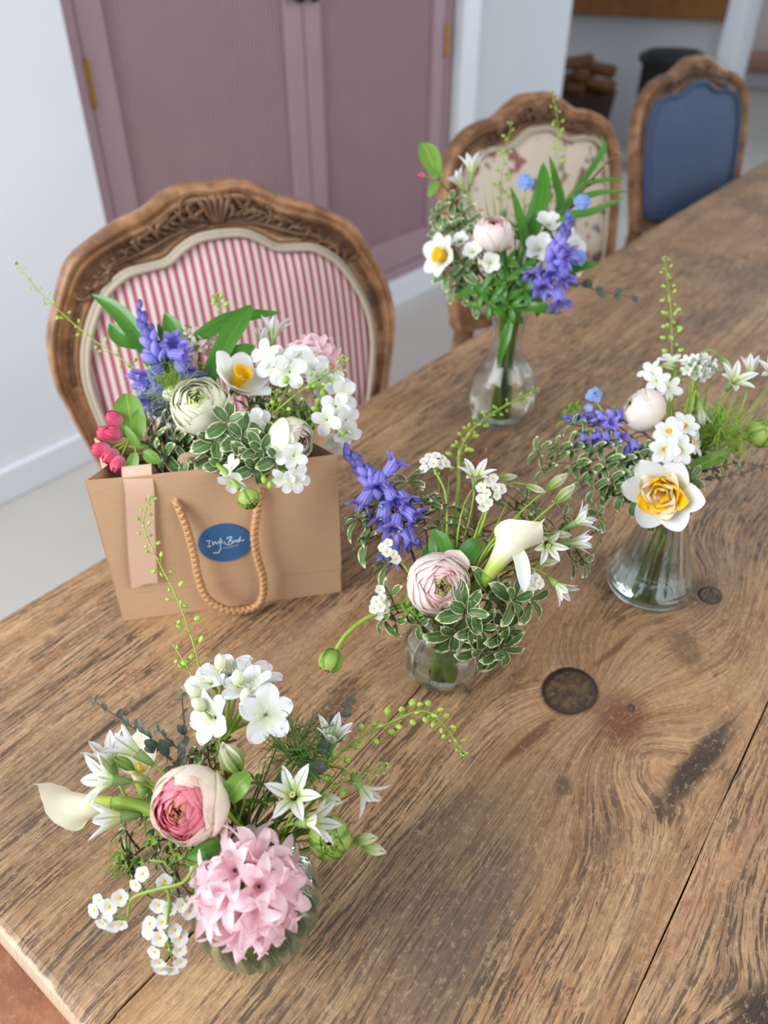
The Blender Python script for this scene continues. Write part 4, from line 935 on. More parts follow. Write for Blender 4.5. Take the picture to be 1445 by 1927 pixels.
def podstalk(vs, label, pix, n=26, s=.0022, ped=.006, head=True, sf=.3, mat='lime', mat2='stem', sr=.0009, name='pod_stalk', group=None):
    """pennycress: thin stalk with round flat pods on fine stalks and a tight flower tip"""
    pts = [H_(p) for p in pix]; root = start(name, label, 'foliage', vs, pts[-1], group)
    b = mkstem(root, vs, pts[-1], pts[-1] - pts[-2], sr, M[mat2], way=pts, taper=.5); N_ = len(b)
    def pm(v):
        mb = MB(); mb.tube(smoothp([(0, 0, 0), (ped * .55, 0, ped * .1), (ped, 0, ped * (.35 - .3 * v))], 3), .00025, 4)
        mb.tube([(ped, 0, ped * .3), (ped + s * .2, 0, ped * .32), (ped + s, 0, ped * .34), (ped + s * 1.8, 0, ped * .36), (ped + s * 2.1, 0, ped * .38)], [s * .1, s * .7, s * .95, s * .6, s * .06], 7, 1)
        for i, q in enumerate(mb.v):
            if q[0] > ped: mb.v[i] = (q[0], q[1] * .55, q[2])
        return mb.mesh('pod', [M[mat2], M[mat]])
    for i in range(n):
        f = sf + (1 - sf) * (i / n) ** .9; x = f * (N_ - 1); j = min(int(x), N_ - 2); q = b[j].lerp(b[j + 1], x - j); tg = (b[j + 1] - b[j]).normalized()
        dr = Quaternion(tg, i * 2.4) @ tg.orthogonal().normalized(); X = (dr * 1.0 + tg * .35).normalized(); Y = tg.cross(X).normalized(); Z = X.cross(Y)
        mw = Matrix((X, Y, Z)).transposed().to_4x4(); mw.translation = q
        put('pod', cached(('pod', s, ped, mat, i % 2), lambda: pm(i % 2)), root, mw @ Matrix.Scale((1.15 - .65 * (i / n) ** 2) * U(.8, 1.15), 4))
    if head:
        def hm():
            mb = MB(); r = random.Random(2)
            for i in range(16):
                a = i * 2.4; rr = .0022 * math.sqrt(i / 16); mb.ball((rr * math.cos(a), rr * math.sin(a), .001 - rr * .5), .0007, 5, 3, i % 2)
            return mb.mesh('flower_tip', [M[mat], M['creamtip']])
        put('flower_tip', cached('phead', hm), root, fr(b[-1], b[-1] - b[-3]), label='tiny cream green flower cluster at the tip')
M['creamtip'] = plain('cream_green_tip', (206, 214, 150), .6, .2, .1, 100)
def blade(vs, label, pix, wd, mat='strap', name='strap_leaf', group=None, tw=0.0, prof=.8, out=-.2):
    """long flat leaf from the vessel through pix"""
    pts = [H_(p) for p in pix]; root = start(name, label, 'leaf', vs, pts[-1], group); lo = root.location
    q = smoothp(pts, 7); n = len(q); rows = []; uvs = []
    for i, p in enumerate(q):
        t = i / (n - 1); tg = (q[min(i + 1, n - 1)] - q[max(i - 1, 0)]).normalized(); vdir = (-FW + UZ * .3).normalized()
        if tw: vdir = Quaternion(tg, tw * t) @ vdir
        sd = tg.cross(vdir).normalized(); up = sd.cross(tg); w = wd / 2 * (.35 + .65 * math.sin(PI * min(1, t * .62 + .18))) * (1 - t ** 5) ** .8
        if t == 1: w = wd * .01
        rows.append([p - lo + sd * w * a + up * abs(a) * w * .35 for a in (-1, -.5, 0, .5, 1)]); uvs.append([(a * .5 + .5, t) for a in (-1, -.5, 0, .5, 1)])
    mb = MB(); mb.quadgrid(rows, uvs); put('leaf_blade', mb.mesh('leaf_blade', M[mat]), root, Matrix.Translation(lo))
    a, b = stempath(vs, pts[0], pts[1] - pts[0]); s = MB(); ps = [a[0]] + b; s.tube([x - lo for x in ps], .0014, 6)
    put('stalk', s.mesh('stalk', M['stem']), root, Matrix.Translation(lo)); return root
def blossom(vs, label, p, D, L, n=5, mat='white', W=.85, e0=50, e1=5, stam=True, cen='pollen', stem=.0009, name='blossom', group=None, root=None, ruf=.03, notch=.1, way=None, stemmat='stem', b=.5, sl=.25):
    Cn = H_(p) if isinstance(p, tuple) else p; Dv = DV(*D)
    own = root is None
    if own:
        root = start(name, label, 'flower', vs, Cn, group); mkstem(root, vs, Cn - Dv * L * .1, Dv, stem, M[stemmat], way=way)
    par = root
    c = MB(); c.lathe([(.0006, -L * .35), (L * .07, -L * .2), (L * .11, L * .02)], 8)
    calyx = put('calyx', cached(('calyx', round(L, 4)), lambda: c.mesh('calyx', M['greenp'])), root, fr(Cn, Dv))
    addpet(calyx if not own else root, Cn, Dv, ('bl', round(L, 4), n, W, e0, e1), mat, n, roll=U(0, 6), nvar=2, off=L * .05, L=L, Wd=L * W, e0=e0, e1=e1, cup=.15, a=1.25, b=b, wb=.2, ruf=ruf, notch=notch, nu=6)
    if stam:
        s = MB(); r = random.Random(4)
        for i in range(14):
            a = i * 2.4; k = r.uniform(.1, .38); z = r.uniform(.3, .5); s.tube([(0, 0, 0), (L * k * math.cos(a), L * k * math.sin(a), L * z)], L * .008, 3, 0); s.ball((L * k * math.cos(a), L * k * math.sin(a), L * z), L * .028, 4, 3, 1)
        put('stamens', cached(('bst', round(L, 3), cen), lambda: s.mesh('stamens', [M['white'], M[cen]])), calyx if not own else root, fr(Cn, Dv))
    return root
def cluster(vs, label, main, heads, L, n=5, mat='white', name='blossom_spray', stemmat='stem', sr=.0014, cen='pollen', W=.85, e0=50, e1=5, group=None, stam=True, buds=(), ruf=.03, notch=.1, b=.5, budmat=None, cat='flower'):
    """one branching stem carrying several blossoms: heads (u,v,k,D)"""
    pts = [H_(p) for p in main]; root = start(name, label, cat, vs, pts[-1], group); lo = root.location
    bb = mkstem(root, vs, pts[-1], pts[-1] - pts[-2], sr, M[stemmat], way=pts)
    for (u, v, k, D) in heads:
        H = P(u, v, k); q = bb[max(0, len(bb) - 1 - random.randint(0, 5))]; Dv = DV(*D); c = MB(); L2 = (H - q).length
        c.tube([x - lo for x in smoothp([q, q.lerp(H, .55) - Dv * L2 * .15, H - Dv * L * .25], 4)], sr * .45, 5); put('pedicel', c.mesh('pedicel', M['stem']), root, Matrix.Translation(lo))
        blossom(vs, None, H, D, L, n, mat, W, e0, e1, stam, cen, root=root, ruf=ruf, notch=notch, b=b)
    for (u, v, k, D) in buds:
        H = P(u, v, k); q = bb[-3]; Dv = DV(*D); c = MB()
        c.tube([x - lo for x in smoothp([q, q.lerp(H, .6), H], 3)], sr * .4, 5); put('pedicel', c.mesh('pedicel', M['stem']), root, Matrix.Translation(lo))
        def bm():
            mb = MB(); mb.lathe([(0.0, 0), (.25, .1), (.36, .4), (.30, .75), (.12, .97), (0, 1)], 10); return mb.mesh('bud', M[budmat or mat])
        put('bud', cached(('cbud', budmat or mat), bm), root, fr(H, Dv, 0, L * .62))
    return root
def daffodil(vs, label, p, D, L, petm='white', cup='yellow', double=False, e1=12, group=None, roll=0, way=None, cl=.45, cr=.30):
    Cn = H_(p); Dv = DV(*D); root = start('daffodil', label, 'flower', vs, Cn, group); mkstem(root, vs, Cn - Dv * L * .3, Dv, .0022, M['stem'], way=way)
    t = MB(); t.lathe([(.0018, -L * .4), (.0024, -L * .2), (.0042, 0)], 10); put('flower_tube', t.mesh('flower_tube', M['greenp']), root, fr(Cn, Dv))
    for ring in (0, 1):
        addpet(root, Cn, Dv, ('daf', round(L, 4), e1, ring), petm, 3, roll=roll + ring * PI / 3, nvar=2, off=.003, L=L, Wd=L * .78, e0=35, e1=e1 + 6 * ring, cup=.16, a=.95, b=.55, wb=.5, ruf=.02, nu=6)
    if not double:
        c = MB(); R = L * cr; Hh = L * cl
        c.lathe([(R * .55, 0), (R * .7, Hh * .4), (R * .85, Hh * .8), (R * 1.1, Hh), (R * 1.08, Hh * 1.0), (R * .8, Hh * .8), (R * .62, Hh * .3), (0, .05 * Hh)], 36, lambda a, z, j: 1 + (.06 * math.sin(12 * a) if 2 <= j <= 5 else 0))
        put('trumpet', c.mesh('trumpet', M[cup]), root, fr(Cn, Dv), label='yellow trumpet')
        s = MB()
        for i in range(5): s.tube([(0, 0, 0), (.001 * math.cos(i * 1.26), .001 * math.sin(i * 1.26), Hh * .7)], [.0003, .0006], 4)
        put('stamens', s.mesh('stamens', M['pollen']), root, fr(Cn, Dv))
    else:
        for li in range(4):
            f = li / 3
            for i in range(5):
                mt = cup if (i + li) % 2 == 0 else 'butter'
                me = cached(('dd', round(L, 4), li, i % 2, mt), lambda: petal(L * (.55 + .16 * f), L * (.50 + .2 * f), 88, 66 - 42 * f, .5, 1.25, .5, .4, .09, 5, 6, li * 5 + i).mesh('inner_petal', M[mt]))
                put('inner_petal', me, root, fr(Cn, Dv, li * .9 + i * 2 * PI / 5) @ Matrix.Translation((L * (.05 + .16 * f), 0, 0)))
def frond(vs, label, p, D, R, n=60, way=None, name='fennel_frond', mat='stem', thick=.00028):
    """thread-like leaves, too fine to count"""
    Cn = H_(p); Dv = DV(*D); root = start(name, label, 'foliage', vs, Cn); mkstem(root, vs, Cn, Dv, .0010, M['stem'], way=way)
    mb = MB(); r = random.Random(int(R * 1e5))
    for i in range(n):
        d = Vector((r.gauss(0, 1), r.gauss(0, 1), abs(r.gauss(.3, .7)))).normalized(); a = d * R * r.uniform(.6, 1.1); k = Vector((r.gauss(0, 1), r.gauss(0, 1), r.gauss(0, 1))) * R * .22
        q = smoothp([Vector((0, 0, 0)), a * .5 + k, a + k * .3], 3); mb.tube(q, thick, 3, cap=False)
        for s_ in range(3):
            o = q[2 + s_]; e = o + (d + Vector((r.gauss(0, 1), r.gauss(0, 1), r.gauss(0, 1))) * .6).normalized() * R * r.uniform(.2, .45); mb.tube([o, (o + e) / 2 + k * .15, e], thick * .8, 3, cap=False)
    put('threads', mb.mesh('threads', M[mat]), root, fr(Cn, Dv), kind='stuff'); return root
def grasses(vs, label, ends, name='grass_tuft', mat='stemd', r_=.0007):
    H0 = P(*ends[0]); root = start(name, label, 'foliage', vs, H0); lo = root.location
    for e in ends:
        H = P(*e); a, b = stempath(vs, H, (H - (V[vs]['b'] if vs != 'bag' else BM @ Vector((BW / 2, .04, .1)))) + Vector((0, 0, -.02)), k=.4)
        mb = MB(); mb.tube([x - lo for x in ([a[0]] + b)], [r_] * (len(b) - 3) + [r_ * .8, r_ * .6, r_ * .4, r_ * .15], 5); put('blade', mb.mesh('blade', M[mat]), root, Matrix.Translation(lo))
def applebuds(vs, label, main, buds, leaves, bl=.011):
    pts = [H_(p) for p in main]; root = start('apple_blossom', label, 'flower', vs, pts[-1]); lo = root.location
    bb = mkstem(root, vs, pts[-1], pts[-1] - pts[-2], .0016, M['twig'], way=pts)
    for (u, v, k, D) in buds:
        H = P(u, v, k); Dv = DV(*D); B0 = H - Dv * bl * .5; q = min(bb, key=lambda x: (x - B0).length); c = MB()
        c.tube([x - lo for x in smoothp([q, q.lerp(B0, .5) - Dv * .003, B0], 4)], .0009, 6); put('pedicel', c.mesh('pedicel', M['stem']), root, Matrix.Translation(lo))
        core = MB(); core.lathe([(.0, -.5), (.18, -.42), (.30, -.1), (.27, .25), (.1, .46), (0, .5)], 12); bd = put('bud', cached('apcore', lambda: core.mesh('bud', M['apple'])), root, fr(H, Dv, 0, bl))
        for i in range(5):
            me = cached(('ap', i % 2), lambda: shell(.40, 22 + 10 * (i % 2), 52, .04, i, 1.28, 5, 6, 165).mesh('petal', M['apple'])); put('petal', me, bd, fr(H, Dv, i * 2 * PI / 5, bl))
        for i in range(5):
            me = cached('apsep', lambda: petal(.45, .16, 10, 75, .2, .8, .8, .6).mesh('sepal', M['greenp'])); put('sepal', me, bd, fr(B0, Dv, i * 2 * PI / 5 + .4, bl))
    for (u, v, k, u2, v2, k2, w) in leaves:
        A, B = P(u, v, k), P(u2, v2, k2); X = (B - A); L = X.length; X.normalize(); Zt = (-FW + UZ * U(0, .6)); Y = Zt.cross(X).normalized(); Z = X.cross(Y); mw = Matrix((X, Y, Z)).transposed().to_4x4(); mw.translation = A
        me = cached(('apl', w, int(L * 1e4)), lambda: petal(1, w, 14, -16, .25, 1.0, .55, .1, .015, 6, 8, 3).mesh('leaf', M['applel'])); put('leaf', me, root, mw @ Matrix.Scale(L, 4))
        q = min(bb, key=lambda x: (x - A).length); c = MB(); c.tube([q - lo, A - lo], .0006, 5); put('petiole', c.mesh('petiole', M['stem']), root, Matrix.Translation(lo))
# ================================================================= vase one: nearest the corner
v = 'one'
ranunculus(v, 'pink and cream ranunculus with tight swirled centre, largest bloom nearest the corner', (358, 1512, .465), (-.24, .04, .97), .0238, ('pinko', 'pinkm', 'pinki'), layers=16, closed=0)
hyacinth(v, 'full round pink hyacinth head hiding the green glass vase', (468, 1668, .455), (0, -.12, 1), .0345, n=24, fl=.0185)
calla(v, 'ivory calla lily lying sideways with its tip pointing left', (212, 1512, .480), (-1, -.06, -.02), .043, .0120, roll=2.0)
calla(v, 'small ivory calla lily standing up behind the left starflowers', (268, 1476, .505), (-.1, 1, .2), .030, .0100, roll=-1.6)
starflower(v, 'white starflower turned left across the ivory calla', (214, 1468, .468), (-.75, .25, .5), .0205, .8)
starflower(v, 'half-open white starflower below the tip of the sideways calla', (232, 1536, .470), (-.8, .05, .3), .019, .35)
starflower(v, 'half-open white starflower with green ribs in front of the small calla', (262, 1420, .478), (-.75, .62, .15), .020, .22)
starflower(v, 'open white starflower facing up between grass stems and green bud', (553, 1500, .465), (-.05, .55, .8), .0185, .85)
starflower(v, 'slim white starflower leaning up beside the dark eucalyptus tip', (622, 1402, .50), (.2, .9, .3), .0175, .5)
starflower(v, 'white starflower drooping at the right end of the near bouquet', (678, 1478, .495), (.62, -.6, .35), .0175, .75)
starflower(v, 'half-closed white starflower resting on the round green bud', (578, 1548, .462), (.75, .25, .5), .018, .4)
closedbud(v, 'cream bud with green stripes hanging in front of the white azalea', (452, 1452, .47), (-.45, .85, .3), .024, w=.42)
for i, (p, D, lb) in enumerate((((252, 1448, .475), (-.75, .6, .2), 'small green striped bud in front of the small calla'), ((665, 1580, .475), (1, .12, .1), 'thin green bud pointing right, upper of the pair by the round bud'),
        ((682, 1592, .475), (1, -.22, .1), 'thin green bud pointing right, lower of the pair by the round bud'), ((600, 1500, .468), (.95, -.1, .3), 'green striped bud lying beside the open starflower'))):
    closedbud(v, lb, p, D, .016, 'budp' if i != 0 else 'gbud', w=.3)
ranunculus(v, 'round closed green ranunculus bud at the right of the hyacinth', (620, 1577, .470), (.05, .12, 1), .0130, ('gbud', 'gbud', 'creami'), layers=6, closed=.88, name='ranunculus_bud', zs=.85)
cluster(v, 'white azalea spray with one wide open blossom behind the pink ranunculus', [(425, 1440, .49), (425, 1380, .505)],
        [(500, 1345, .485, (.25, .25, .9)), (468, 1300, .50, (-.2, .9, .4)), (398, 1288, .52, (-.5, .8, .5)), (432, 1272, .52, (0, 1, .4)), (478, 1280, .52, (.4, .9, .3)), (405, 1350, .50, (-.6, .2, .8))],
        .0190, sr=.0026, stemmat='twig', W=.74, e0=42, e1=2, buds=[(378, 1310, .505, (-.6, .6, .4)), (448, 1290, .50, (0, 1, .3)), (462, 1325, .49, (.1, 1, .3)), (385, 1335, .50, (-.5, .6, .4)), (415, 1262, .52, (0, 1, .2))], budmat='creamo', ruf=.05)
fmnot(v, 'white forget-me-not spray hanging over the near edge of the vase', [[(380, 1625, .455), (345, 1660, .45), (300, 1672, .452), (250, 1690, .458), (240, 1725, .462)], [(318, 1690, .452), (314, 1745, .456), (320, 1790, .462)]],
      [(187, 1694, .462, (-.3, .2, 1)), (205, 1706, .460, (0, .1, 1)), (225, 1689, .458, (.2, .3, 1)), (193, 1736, .464, (-.3, -.3, 1)), (203, 1722, .463, (-.2, 0, 1)), (228, 1738, .462, (.2, -.3, 1)), (214, 1740, .463, (0, -.3, 1)), (178, 1712, .463, (-.6, 0, 1)),
       (268, 1644, .456, (0, .2, 1)), (308, 1658, .455, (.3, .2, 1)), (256, 1664, .458, (-.4, 0, 1)), (298, 1702, .455, (-.1, -.1, 1)), (318, 1708, .455, (.1, 0, 1)), (342, 1702, .455, (.3, .2, 1)), (356, 1714, .457, (.4, 0, 1)),
       (280, 1752, .458, (-.5, .2, 1)), (282, 1738, .457, (-.3, .4, 1)), (305, 1735, .456, (.1, .4, 1)), (300, 1764, .456, (0, 0, 1)), (291, 1790, .460, (-.3, -.1, 1)), (299, 1810, .463, (-.1, -.3, 1)), (303, 1824, .465, (-.1, -.6, 1)), (338, 1764, .459, (.4, .3, 1)), (338, 1786, .461, (.3, 0, 1)), (338, 1809, .464, (.2, -.3, 1)), (322, 1822, .466, (0, -.6, 1)), (328, 1750, .458, (.2, .4, 1))], fs=.0050)
leafbranch(v, 'dark eucalyptus twig with blue grey tips leaning far left', [(340, 1450, .49), (290, 1400, .51), (235, 1360, .525), (180, 1322, .54)], 9, .0135, 'euc', 'eucalyptus_twig', 'stemb', .55, .0011, .25, tip=.45)
leafbranch(v, 'short dark eucalyptus twig standing left of the pod stalks', [(350, 1440, .49), (348, 1380, .51), (342, 1315, .53)], 5, .012, 'euc', 'eucalyptus_twig', 'stemb', .55, .001, .3)
leafbranch(v, 'dark eucalyptus sprig rising behind the slim starflower', [(560, 1470, .48), (610, 1400, .50), (640, 1350, .52), (658, 1318, .53)], 8, .014, 'euc', 'eucalyptus_twig', 'stemb', .7, .001, .2, tip=.3)
leafbranch(v, 'low dark eucalyptus twig with small brown shoots behind the ranunculus', [(370, 1450, .485), (325, 1400, .50), (300, 1375, .51)], 5, .010, 'euc', 'eucalyptus_twig', 'stemb', .55, .0009, .3)
podstalk(v, 'tall green pod stalk rising up in front of the paper bag', [(430, 1480, .50), (405, 1380, .52), (365, 1215, .565), (330, 1120, .60), (290, 1040, .62), (270, 985, .63), (283, 935, .635)], 44, .0024, .0062, sf=.12)
podstalk(v, 'shorter green pod stalk left of the tallest one', [(420, 1480, .50), (388, 1370, .515), (362, 1275, .535), (325, 1212, .55)], 20, .0027, .006, head=False, sf=.1)
podstalk(v, 'arching green pod stalk curving over to the right', [(560, 1500, .50), (650, 1410, .515), (730, 1362, .52), (795, 1338, .52), (835, 1365, .525), (872, 1418, .53)], 40, .0026, .0055, sf=.2, sr=.0013)
podstalk(v, 'short bushy pod stalk beside the drooping starflower', [(600, 1500, .49), (660, 1468, .50), (728, 1440, .51)], 20, .0015, .005, sf=.4)
leafyspray(v, 'pale variegated leaf sprig hanging below the left starflowers', [(330, 1580, .475), (280, 1590, .485), (240, 1620, .495)], [(235, 1560, .49), (245, 1610, .495), (262, 1650, .495), (300, 1600, .485), (330, 1640, .475)], .0165, 'pitto', 'variegated_sprig', 'stemb', nl=(6, 7), wr=.6)
leafyspray(v, 'variegated leaf sprig tucked beneath the pink ranunculus', [(350, 1600, .465), (330, 1660, .468)], [(310, 1500, .49), (395, 1700, .462), (340, 1690, .462), (320, 1560, .475)], .014, 'pitto', 'variegated_sprig', 'stemb', nl=(5, 6))
leafyspray(v, 'bright lime young leaves curling at the far left below the calla', [(300, 1620, .475), (250, 1625, .485)], [(225, 1600, .49), (238, 1632, .49), (262, 1612, .485), (215, 1625, .49)], .014, 'applel', 'young_leaf_sprig', 'stem', nl=(4, 4))
blade(v, 'broad green leaf just below the pink ranunculus', [(430, 1590, .462), (400, 1600, .455), (350, 1612, .455)], .013)
blade(v, 'broad green leaf between forget-me-nots and hyacinth', [(410, 1600, .460), (385, 1640, .455), (365, 1690, .458)], .012)
blade(v, 'lime green bract cupped right of the pink ranunculus', [(430, 1500, .466), (450, 1475, .460), (470, 1455, .462)], .014, 'applel', 'green_bract')
frond(v, 'dark wiry fennel frond filling the gap behind the open starflower', (560, 1420, .49), (.3, .6, .5), .030, 90, mat='stemd')
grasses(v, 'bundle of dark green grassy stems spilling right from the vase', [(600, 1470, .485), (640, 1440, .49), (570, 1440, .49), (690, 1470, .50), (530, 1440, .49), (610, 1530, .48), (650, 1560, .48), (560, 1390, .50), (520, 1480, .48), (585, 1350, .52), (620, 1340, .52), (500, 1420, .49), (540, 1330, .53), (590, 1480, .48), (630, 1500, .48)])
grasses(v, 'fan of bright green stems leaning left beneath the starflowers', [(300, 1490, .475), (280, 1530, .475), (320, 1560, .470), (260, 1500, .48), (340, 1580, .465), (300, 1600, .47), (330, 1530, .47), (310, 1445, .485)], mat='stem', r_=.0012)

# ================================================================= vase two: beside the bag
v = 'two'
ranunculus(v, 'pale pink ranunculus with yellow green centre above the melon-ribbed vase', (824, 1100, .648), (.12, -.02, .95), .0272, ('blushw', 'blusho', 'blushi'), layers=13)
calla(v, 'ivory calla lily with thick green throat leaning up right', (918, 1082, .655), (.62, .85, .1), .060, .0155, roll=2.6, tube=.0062)
blade(v, 'drooping cream petal hanging right of the calla throat', [(960, 1020, .66), (978, 1050, .645), (985, 1085, .64), (986, 1115, .64)], .013, 'white', 'loose_petal')
blade(v, 'rounded cream outer petal above the pale pink ranunculus', [(850, 1080, .66), (858, 1052, .652), (865, 1035, .65)], .026, 'blusho', 'loose_petal')
bluebell(v, 'violet bluebell leaning left towards the paper bag corner', [(800, 1120, .69), (775, 1040, .69), (735, 955, .70), (700, 905, .71), (655, 852, .72)],
         [(690, 932, .695, (-.5, -.8, .2)), (735, 930, .69, (.3, -.7, .5)), (722, 958, .685, (-.1, -.9, .3)), (765, 962, .685, (.7, -.5, .4)), (745, 980, .68, (-.2, -.7, .6)), (768, 1005, .68, (.3, -.9, .3)), (740, 1035, .68, (-.4, -.8, .3)), (733, 885, .70, (.55, .8, .2)), (715, 900, .70, (-.1, -.8, .5)), (758, 935, .69, (.5, -.6, .5))], 30, bl=.0195)
fmnot(v, 'white forget-me-not head standing left of the centre back', [[(840, 1010, .68), (838, 930, .69), (815, 880, .70)]], [(798, 868, .70, (-.3, .6, .8)), (808, 860, .70, (-.1, .8, .8)), (820, 858, .70, (.1, .8, .8)), (832, 862, .70, (.3, .7, .8)), (804, 878, .70, (-.3, .3, 1)), (815, 872, .695, (0, .4, 1)), (828, 874, .695, (.3, .3, 1)), (838, 872, .695, (.5, .4, .8)), (798, 882, .70, (-.5, .1, .9))], fs=.0048)
fmnot(v, 'white forget-me-not cluster hanging at the middle of the bouquet', [[(885, 1040, .68), (910, 980, .67), (922, 925, .67)]], [(905, 918, .665, (-.3, .3, 1)), (920, 908, .665, (0, .5, 1)), (932, 918, .662, (.3, .3, 1)), (915, 928, .66, (0, 0, 1)), (905, 938, .662, (-.3, -.2, 1)), (918, 945, .66, (.1, -.3, 1)), (934, 932, .66, (.4, 0, 1)), (928, 900, .665, (.2, .6, 1)), (910, 952, .662, (0, -.5, 1)), (942, 920, .665, (.5, .2, 1))], fs=.0052)
fmnot(v, 'white forget-me-not cluster at the left above the drooping bud', [[(790, 1130, .67), (750, 1135, .665), (720, 1140, .665)]], [(708, 1132, .66, (-.4, .3, 1)), (718, 1125, .66, (0, .5, 1)), (704, 1145, .66, (-.5, 0, 1)), (716, 1142, .657, (0, 0, 1)), (726, 1136, .658, (.4, .2, 1)), (712, 1157, .66, (-.2, -.4, 1)), (724, 1150, .658, (.2, -.2, 1)), (715, 1110, .665, (0, .4, 1))], fs=.0050)
fmnot(v, 'little white forget-me-nots tucked below the lowest bluebell', [[(780, 1090, .67), (750, 1050, .67), (728, 1030, .67)]], [(720, 1030, .667, (-.4, .3, 1)), (730, 1022, .667, (0, .5, 1)), (728, 1038, .665, (0, 0, 1)), (740, 1042, .665, (.4, 0, 1)), (745, 1052, .665, (.3, -.2, 1))], fs=.0046)
fmnot(v, 'tiny white forget-me-nots right of the drooping cream petal', [[(960, 1140, .66), (985, 1110, .65), (1005, 1095, .65)]], [(996, 1092, .648, (-.2, .3, 1)), (1008, 1088, .648, (.1, .4, 1)), (1002, 1102, .646, (0, 0, 1)), (1014, 1098, .648, (.4, .1, 1)), (995, 1104, .648, (-.3, -.1, 1))], fs=.0048)
starflower(v, 'open white starflower facing up left of the middle forget-me-nots', (894, 904, .67), (0, .8, .6), .0185, .85)
starflower(v, 'white starflower with slender petals at the far right, upper one', (1082, 985, .675), (.75, .45, .4), .0185, .6)
starflower(v, 'narrow white starflower pointing right, lower of the far right pair', (1068, 1022, .675), (1, .08, .2), .0195, .2)
starflower(v, 'white cupped starflower drooping at the lower right', (1045, 1098, .65), (.6, -.6, .5), .0175, .4)
starflower(v, 'bluish white starflower between calla and far right pair', (1028, 1022, .66), (.1, -.3, .9), .0165, .8)
for p, D, lb, L in (((1030, 920, .68), (.75, .6, .1), 'pink-tinged half-open bud pointing up right, upper of two', .023), ((1045, 945, .675), (.7, .65, .1), 'pink-tinged half-open bud pointing up right, lower of two', .024)):
    closedbud(v, lb, p, D, L, 'budp', w=.28)
for p, D, lb in (((935, 898, .685), (1, .05, .1), 'striped green bud lying level near the top of the bouquet'), ((990, 912, .68), (.9, -.35, .1), 'striped green bud drooping right near the top'),
                 ((985, 998, .65), (.9, -.3, .2), 'striped green bud crossing the calla bloom'), ((1035, 1003, .665), (.95, -.1, .2), 'striped green bud just above the bluish starflower'), ((1010, 1060, .665), (.95, .1, .2), 'slim green bud right of the calla throat')):
    closedbud(v, lb, p, D, .019, 'budp', w=.26)
ranunculus(v, 'green ranunculus bud drooping over the table on a bent stem', (623, 1243, .655), (-.35, -.9, .3), .0105, ('gbud', 'gbud', 'creami'), layers=5, closed=.8, name='ranunculus_bud', stem=.0024, zs=1.0,
           way=[P(770, 1140, .67), P(700, 1158, .66), P(655, 1190, .655), P(632, 1222, .655)])
podstalk(v, 'thick pale flower stalk reaching back towards the tall vase', [(850, 1060, .70), (862, 920, .74), (868, 840, .78), (915, 785, .83), (1012, 732, .88)], 44, .0026, .007, sf=.45, sr=.0022)
leafyspray(v, 'variegated sprig with glossy rosettes hanging over the vase front', [(850, 1150, .66), (870, 1150, .645), (905, 1190, .64)], [(876, 1150, .632), (905, 1225, .645), (945, 1222, .648), (900, 1180, .638), (855, 1190, .645)], .0240, 'pitto', 'variegated_sprig', 'stemb', nl=(7, 8), wr=.55)
leafyspray(v, 'variegated sprig with wide leaves at the lower right', [(900, 1130, .66), (950, 1140, .65), (975, 1160, .65)], [(965, 1130, .642), (950, 1188, .648), (1000, 1130, .655), (925, 1120, .655)], .0240, 'pitto', 'variegated_sprig', 'stemb', nl=(6, 8), wr=.55)
leafyspray(v, 'variegated sprig at the far left below the bluebell', [(780, 1100, .68), (720, 1020, .69), (690, 990, .70)], [(672, 975, .695), (690, 1015, .69), (705, 955, .695), (725, 1060, .685), (740, 1000, .69), (698, 985, .69)], .020, 'pitto', 'variegated_sprig', 'stemb', nl=(6, 7), wr=.55)
leafyspray(v, 'variegated sprig standing behind between bluebell and forget-me-nots', [(810, 1060, .69), (795, 960, .70), (775, 910, .71)], [(765, 905, .70), (795, 945, .695), (830, 955, .69), (780, 985, .69), (825, 990, .685), (770, 940, .70)], .0205, 'pitto', 'variegated_sprig', 'stemb', nl=(6, 7), wr=.55)
leafyspray(v, 'variegated sprig at the left above the vase shoulder', [(800, 1140, .67), (760, 1150, .665), (735, 1160, .665)], [(735, 1120, .665), (745, 1170, .66), (790, 1175, .655), (720, 1165, .662)], .017, 'pitto', 'variegated_sprig', 'stemb', nl=(5, 7), wr=.5)
leafyspray(v, 'variegated sprig stretching right beyond the starflowers', [(950, 1080, .68), (1040, 1040, .69), (1100, 1010, .70)], [(1125, 970, .70), (1075, 1050, .69), (1100, 1060, .69), (1060, 970, .69), (1120, 1000, .70), (1010, 980, .69)], .0165, 'pitto', 'variegated_sprig', 'stemb', nl=(4, 6), wr=.5)
leafyspray(v, 'dark green leafy sprig hidden behind the calla', [(880, 1060, .69), (900, 960, .70), (940, 920, .71)], [(890, 980, .70), (940, 950, .70), (970, 960, .70), (880, 1010, .69), (1000, 960, .70), (950, 1000, .69)], .017, 'strap', 'leafy_sprig', 'stemb', nl=(4, 5), wr=.5)
leafbranch(v, 'woody twig with red young leaves sticking up at the back', [(895, 1020, .70), (890, 930, .72), (895, 870, .735), (925, 850, .74)], 6, .013, 'redleaf', 'leafing_twig', 'twig', .35, .0026, .5)
blade(v, 'dark green broad leaf above the pale pink ranunculus', [(840, 1070, .67), (828, 1030, .668), (815, 995, .67)], .022)
blade(v, 'dark green leaf pointing right beside the calla throat', [(860, 1070, .665), (885, 1035, .665), (905, 1015, .67)], .018)
blade(v, 'short dark green leaf left of the calla', [(800, 1070, .67), (808, 1040, .668), (812, 1015, .668)], .013)
